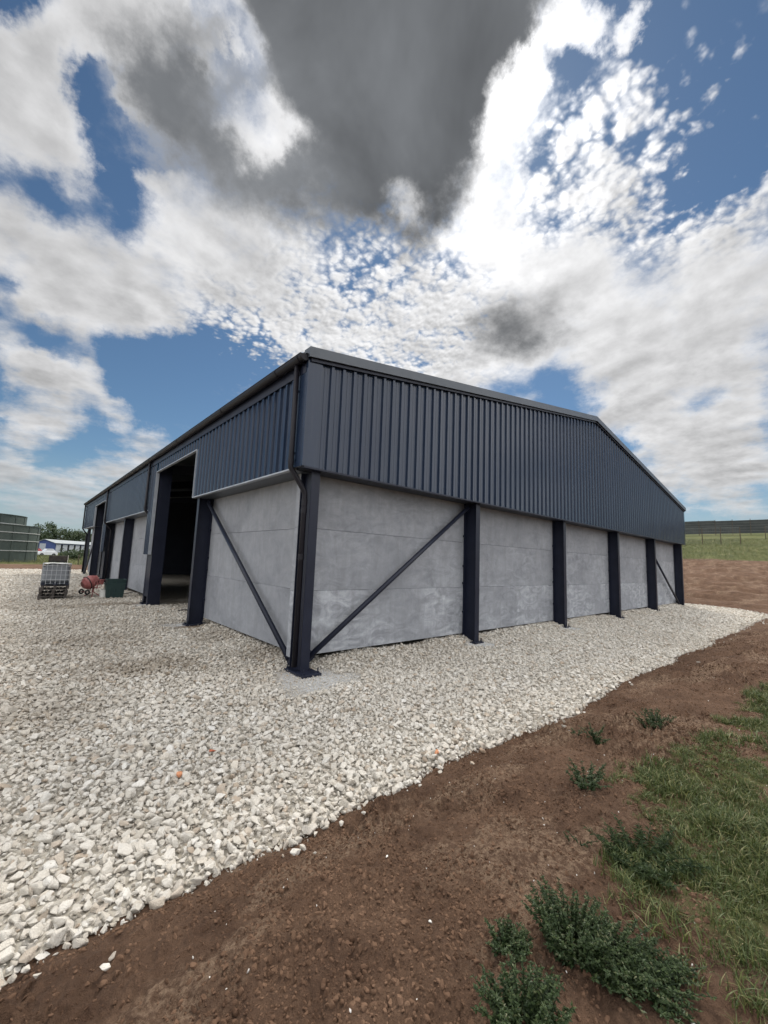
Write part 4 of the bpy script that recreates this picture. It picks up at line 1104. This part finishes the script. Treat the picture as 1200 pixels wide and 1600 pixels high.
# cloud layer plane: direction projected on a flat layer overhead
den = math_(N, 'ADD', dz, .20)
pl = N.node('ShaderNodeCombineXYZ')
N.link(math_(N, 'DIVIDE', sx.outputs[0], den), pl.inputs[0]); N.link(math_(N, 'DIVIDE', sx.outputs[1], den), pl.inputs[1])
PLN = pl.outputs[0]
def nz(scale, detail, rough, vec, dist=0.0, col=False):
    nd = N.node('ShaderNodeTexNoise', in_Scale=scale, in_Detail=detail, in_Roughness=rough, in_Distortion=dist)
    N.link(vec, nd.inputs['Vector']); return nd.outputs['Color' if col else 'Fac']
def vadd(a, b, s):
    sb = N.node('ShaderNodeVectorMath', operation='SUBTRACT'); N.link(b, sb.inputs[0]); sb.inputs[1].default_value = (.5,.5,.5)
    m = N.node('ShaderNodeVectorMath', operation='MULTIPLY_ADD'); N.link(sb.outputs[0], m.inputs[0]); m.inputs[1].default_value = (s,s,s); N.link(a, m.inputs[2])
    return m.outputs[0]
wd_ = vadd(dirv, nz(3.2, 8, .62, dirv, col=True), .22)
wd_ = vadd(wd_, nz(14, 6, .65, dirv, col=True), .07)
def dvec(az, el):
    az, el = math.radians(az), math.radians(el); return (math.sin(az)*math.cos(el), math.cos(az)*math.cos(el), math.sin(el))
def field(blobs, soft=.25):
    acc = None
    for az, el, r, w in blobs:
        d = N.node('ShaderNodeVectorMath', operation='DISTANCE'); N.link(wd_, d.inputs[0]); d.inputs[1].default_value = dvec(az, el)
        mr = N.node('ShaderNodeMapRange', interpolation_type='SMOOTHSTEP'); N.link(d.outputs['Value'], mr.inputs[0])
        mr.inputs[1].default_value = r*1.3; mr.inputs[2].default_value = r*soft; mr.inputs[3].default_value = 0; mr.inputs[4].default_value = 1
        acc = math_(N, 'MULTIPLY_ADD', mr.outputs[0], w, acc if acc is not None else 0.0)
    return acc
white = field(SKY_WHITE); gap = field(SKY_GAP); thin = field(SKY_THIN)
thick = math_(N, 'MULTIPLY', math_(N, 'SUBTRACT', 1.0, math_(N, 'EXPONENT', math_(N, 'MULTIPLY', field(SKY_THICK, .0), -1.15))), 1.25)
# detail: billowy cumulus and finer dappled altocumulus, each also sampled a step towards the sun for relief
sa, ce = math.radians(SUN_AZ), math.tan(math.radians(SUN_EL))
sunpl = (math.sin(sa)/ce, math.cos(sa)/ce)
tos = N.node('ShaderNodeVectorMath', operation='SUBTRACT'); tos.inputs[0].default_value = (sunpl[0], sunpl[1], 0); N.link(PLN, tos.inputs[1])
tos = N.node('ShaderNodeVectorMath', operation='NORMALIZE', in_0=tos.outputs[0]).outputs[0]
def step_(s):
    m = N.node('ShaderNodeVectorMath', operation='MULTIPLY_ADD'); N.link(tos, m.inputs[0]); m.inputs[1].default_value = (s,s,s); N.link(PLN, m.inputs[2]); return m.outputs[0]
def cells(vec):
    vo = N.node('ShaderNodeTexVoronoi', feature='SMOOTH_F1', in_Scale=25.0, in_Smoothness=.4)
    N.link(vadd(vec, nz(8, 5, .65, vec, col=True), .11), vo.inputs['Vector'])
    v2 = N.node('ShaderNodeTexVoronoi', feature='SMOOTH_F1', in_Scale=58.0, in_Smoothness=.4)
    N.link(vadd(vec, nz(18, 3, .6, vec, col=True), .05), v2.inputs['Vector'])
    return math_(N, 'SUBTRACT', .62, math_(N, 'MULTIPLY_ADD', v2.outputs['Distance'], .42, math_(N, 'MULTIPLY', vo.outputs['Distance'], .62)))
f1 = nz(2.1, 11, .6, PLN, .1)
lo = nz(2.6, 6, .55, PLN, .1); lob = nz(2.6, 6, .55, step_(.06), .1)
f2 = nz(9.0, 7, .62, PLN, .1)
cell = cells(PLN); cellb = cells(step_(.012))
dap = math_(N, 'MINIMUM', field(SKY_DAPPLE, .1), 1.0)
# the part of the sky behind the viewer and to the sides: unseen broken cumulus, added and brightened as fill light
opp = N.node('ShaderNodeVectorMath', operation='DOT_PRODUCT'); N.link(dirv, opp.inputs[0]); opp.inputs[1].default_value = (math.sin(.72), math.cos(.72), 0)
beh = N.node('ShaderNodeMapRange', interpolation_type='SMOOTHSTEP', in_1=.45, in_2=.1); N.link(opp.outputs['Value'], beh.inputs[0]); beh = beh.outputs[0]
cov = math_(N, 'SUBTRACT', 1.0, math_(N, 'EXPONENT', math_(N, 'MULTIPLY', white, -1.5)))
cov = math_(N, 'MULTIPLY', cov, 1.1)
cov = math_(N, 'SUBTRACT', cov, math_(N, 'MULTIPLY', gap, .75))
cov = math_(N, 'MAXIMUM', cov, math_(N, 'MULTIPLY', thick, 1.1))
cov = math_(N, 'MULTIPLY_ADD', beh, .75, cov)
c = math_(N, 'MULTIPLY_ADD', math_(N, 'SUBTRACT', f1, .5), 2.1, cov)
c = math_(N, 'MULTIPLY_ADD', math_(N, 'SUBTRACT', f2, .5), .75, c)
c = math_(N, 'MULTIPLY_ADD', math_(N, 'MULTIPLY', math_(N, 'SUBTRACT', cell, .22), dap), 1.5, c)
alpha = N.node('ShaderNodeMapRange', interpolation_type='SMOOTHSTEP', in_1=.12, in_2=.92); N.link(c, alpha.inputs[0])
alpha = alpha.outputs[0]
dens = N.node('ShaderNodeMapRange', interpolation_type='SMOOTHSTEP', in_1=.55, in_2=1.7, in_3=1.0, in_4=.58); N.link(c, dens.inputs[0])
relief = math_(N, 'MULTIPLY_ADD', math_(N, 'SUBTRACT', lo, lob), 1.9, math_(N, 'MULTIPLY', math_(N, 'MULTIPLY', math_(N, 'SUBTRACT', cell, cellb), dap), .7))
relief = math_(N, 'MULTIPLY_ADD', math_(N, 'SUBTRACT', f2, .5), .22, relief)
# angle from the sun
ds = N.node('ShaderNodeVectorMath', operation='DISTANCE'); N.link(dirv, ds.inputs[0]); ds.inputs[1].default_value = dvec(SUN_AZ, SUN_EL)
sd2 = math_(N, 'MULTIPLY', ds.outputs['Value'], ds.outputs['Value'])
glow = math_(N, 'EXPONENT', math_(N, 'MULTIPLY', sd2, -1/.035))
glow2 = math_(N, 'EXPONENT', math_(N, 'MULTIPLY', sd2, -1/.5))
# optical thickness -> lit white rim or grey underside
th = math_(N, 'MULTIPLY_ADD', math_(N, 'SUBTRACT', f1, .5), 1.6, math_(N, 'SUBTRACT', thick, thin))
th = math_(N, 'MULTIPLY_ADD', math_(N, 'SUBTRACT', f2, .5), .55, th)
dark = N.node('ShaderNodeMapRange', interpolation_type='SMOOTHSTEP', in_1=.02, in_2=.95); N.link(th, dark.inputs[0]); dark = dark.outputs[0]
lum = math_(N, 'MULTIPLY_ADD', glow2, .22, .40)
lum = math_(N, 'MULTIPLY_ADD', glow, .45, lum)
sh = N.node('ShaderNodeMapRange', in_1=-.30, in_2=.30, in_3=.66, in_4=1.22); N.link(relief, sh.inputs[0])
lum = math_(N, 'MULTIPLY', lum, sh.outputs[0])
lum = math_(N, 'MULTIPLY', lum, math_(N, 'MAXIMUM', dens.outputs[0], math_(N, 'MULTIPLY', dap, .9)))
lum = math_(N, 'MULTIPLY_ADD', beh, .95, lum)
wcol = N.node('ShaderNodeCombineXYZ')
for i, k in enumerate((1.0, 1.0, 1.01)): N.link(math_(N, 'MULTIPLY', lum, k), wcol.inputs[i])
dn = nz(3.0, 5, .55, dirv, .3)
dk = math_(N, 'MULTIPLY_ADD', math_(N, 'SUBTRACT', dn, .5), .24, .118)
dcol = N.node('ShaderNodeCombineXYZ')
for i, k in enumerate((1.0, 1.055, 1.13)): N.link(math_(N, 'MULTIPLY', dk, k), dcol.inputs[i])
ccol = mix(N, dark, wcol.outputs[0], dcol.outputs[0])
ccol10 = mix(N, 1.0, ccol, (1/STR, 1/STR, 1/STR), 'MULTIPLY')
skyc = mix(N, 1.0, sky.outputs[0], (.355, .425, .45), 'MULTIPLY')
lp = mix(N, alpha, skyc, ccol10)
# pale band at the horizon
hz_ = N.node('ShaderNodeMapRange', interpolation_type='SMOOTHSTEP', in_1=.20, in_2=.0, in_3=0.0, in_4=.8); N.link(sx.outputs[2], hz_.inputs[0])
hb = N.node('ShaderNodeVectorMath', operation='SCALE'); hb.inputs[0].default_value = tuple(k/STR for k in (.25, .30, .335)); N.link(math_(N, 'MULTIPLY_ADD', beh, 1.6, 1.0), hb.inputs['Scale'])  # band raised behind the viewer, out of view, to feed the cladding's reflections
fin = mix(N, hz_.outputs[0], lp, hb.outputs[0])
bg = N.node('ShaderNodeBackground', in_Strength=STR); N.link(fin, bg.inputs[0])
wo = N.node('ShaderNodeOutputWorld'); N.link(bg.outputs[0], wo.inputs[0])
world.cycles.sampling_method = 'MANUAL'; world.cycles.sample_map_resolution = 512

sun = bpy.data.lights.new('sun', 'SUN'); sun.energy = 2.6; sun.angle = math.radians(17); sun.color = (1, .95, .87)
so = bpy.data.objects.new('sun', sun); COL.objects.link(so)
so.rotation_euler = Vector(dvec(SUN_AZ, SUN_EL)).to_track_quat('Z', 'Y').to_euler()

scene.view_settings.view_transform = 'Standard'; scene.view_settings.look = 'None'
scene.view_settings.exposure = .68; scene.view_settings.gamma = 1
scene.render.engine = 'CYCLES'
scene.cycles.max_bounces = 5; scene.cycles.diffuse_bounces = 2; scene.cycles.use_adaptive_sampling = True; scene.cycles.adaptive_threshold = .02; scene.cycles.use_denoising = True
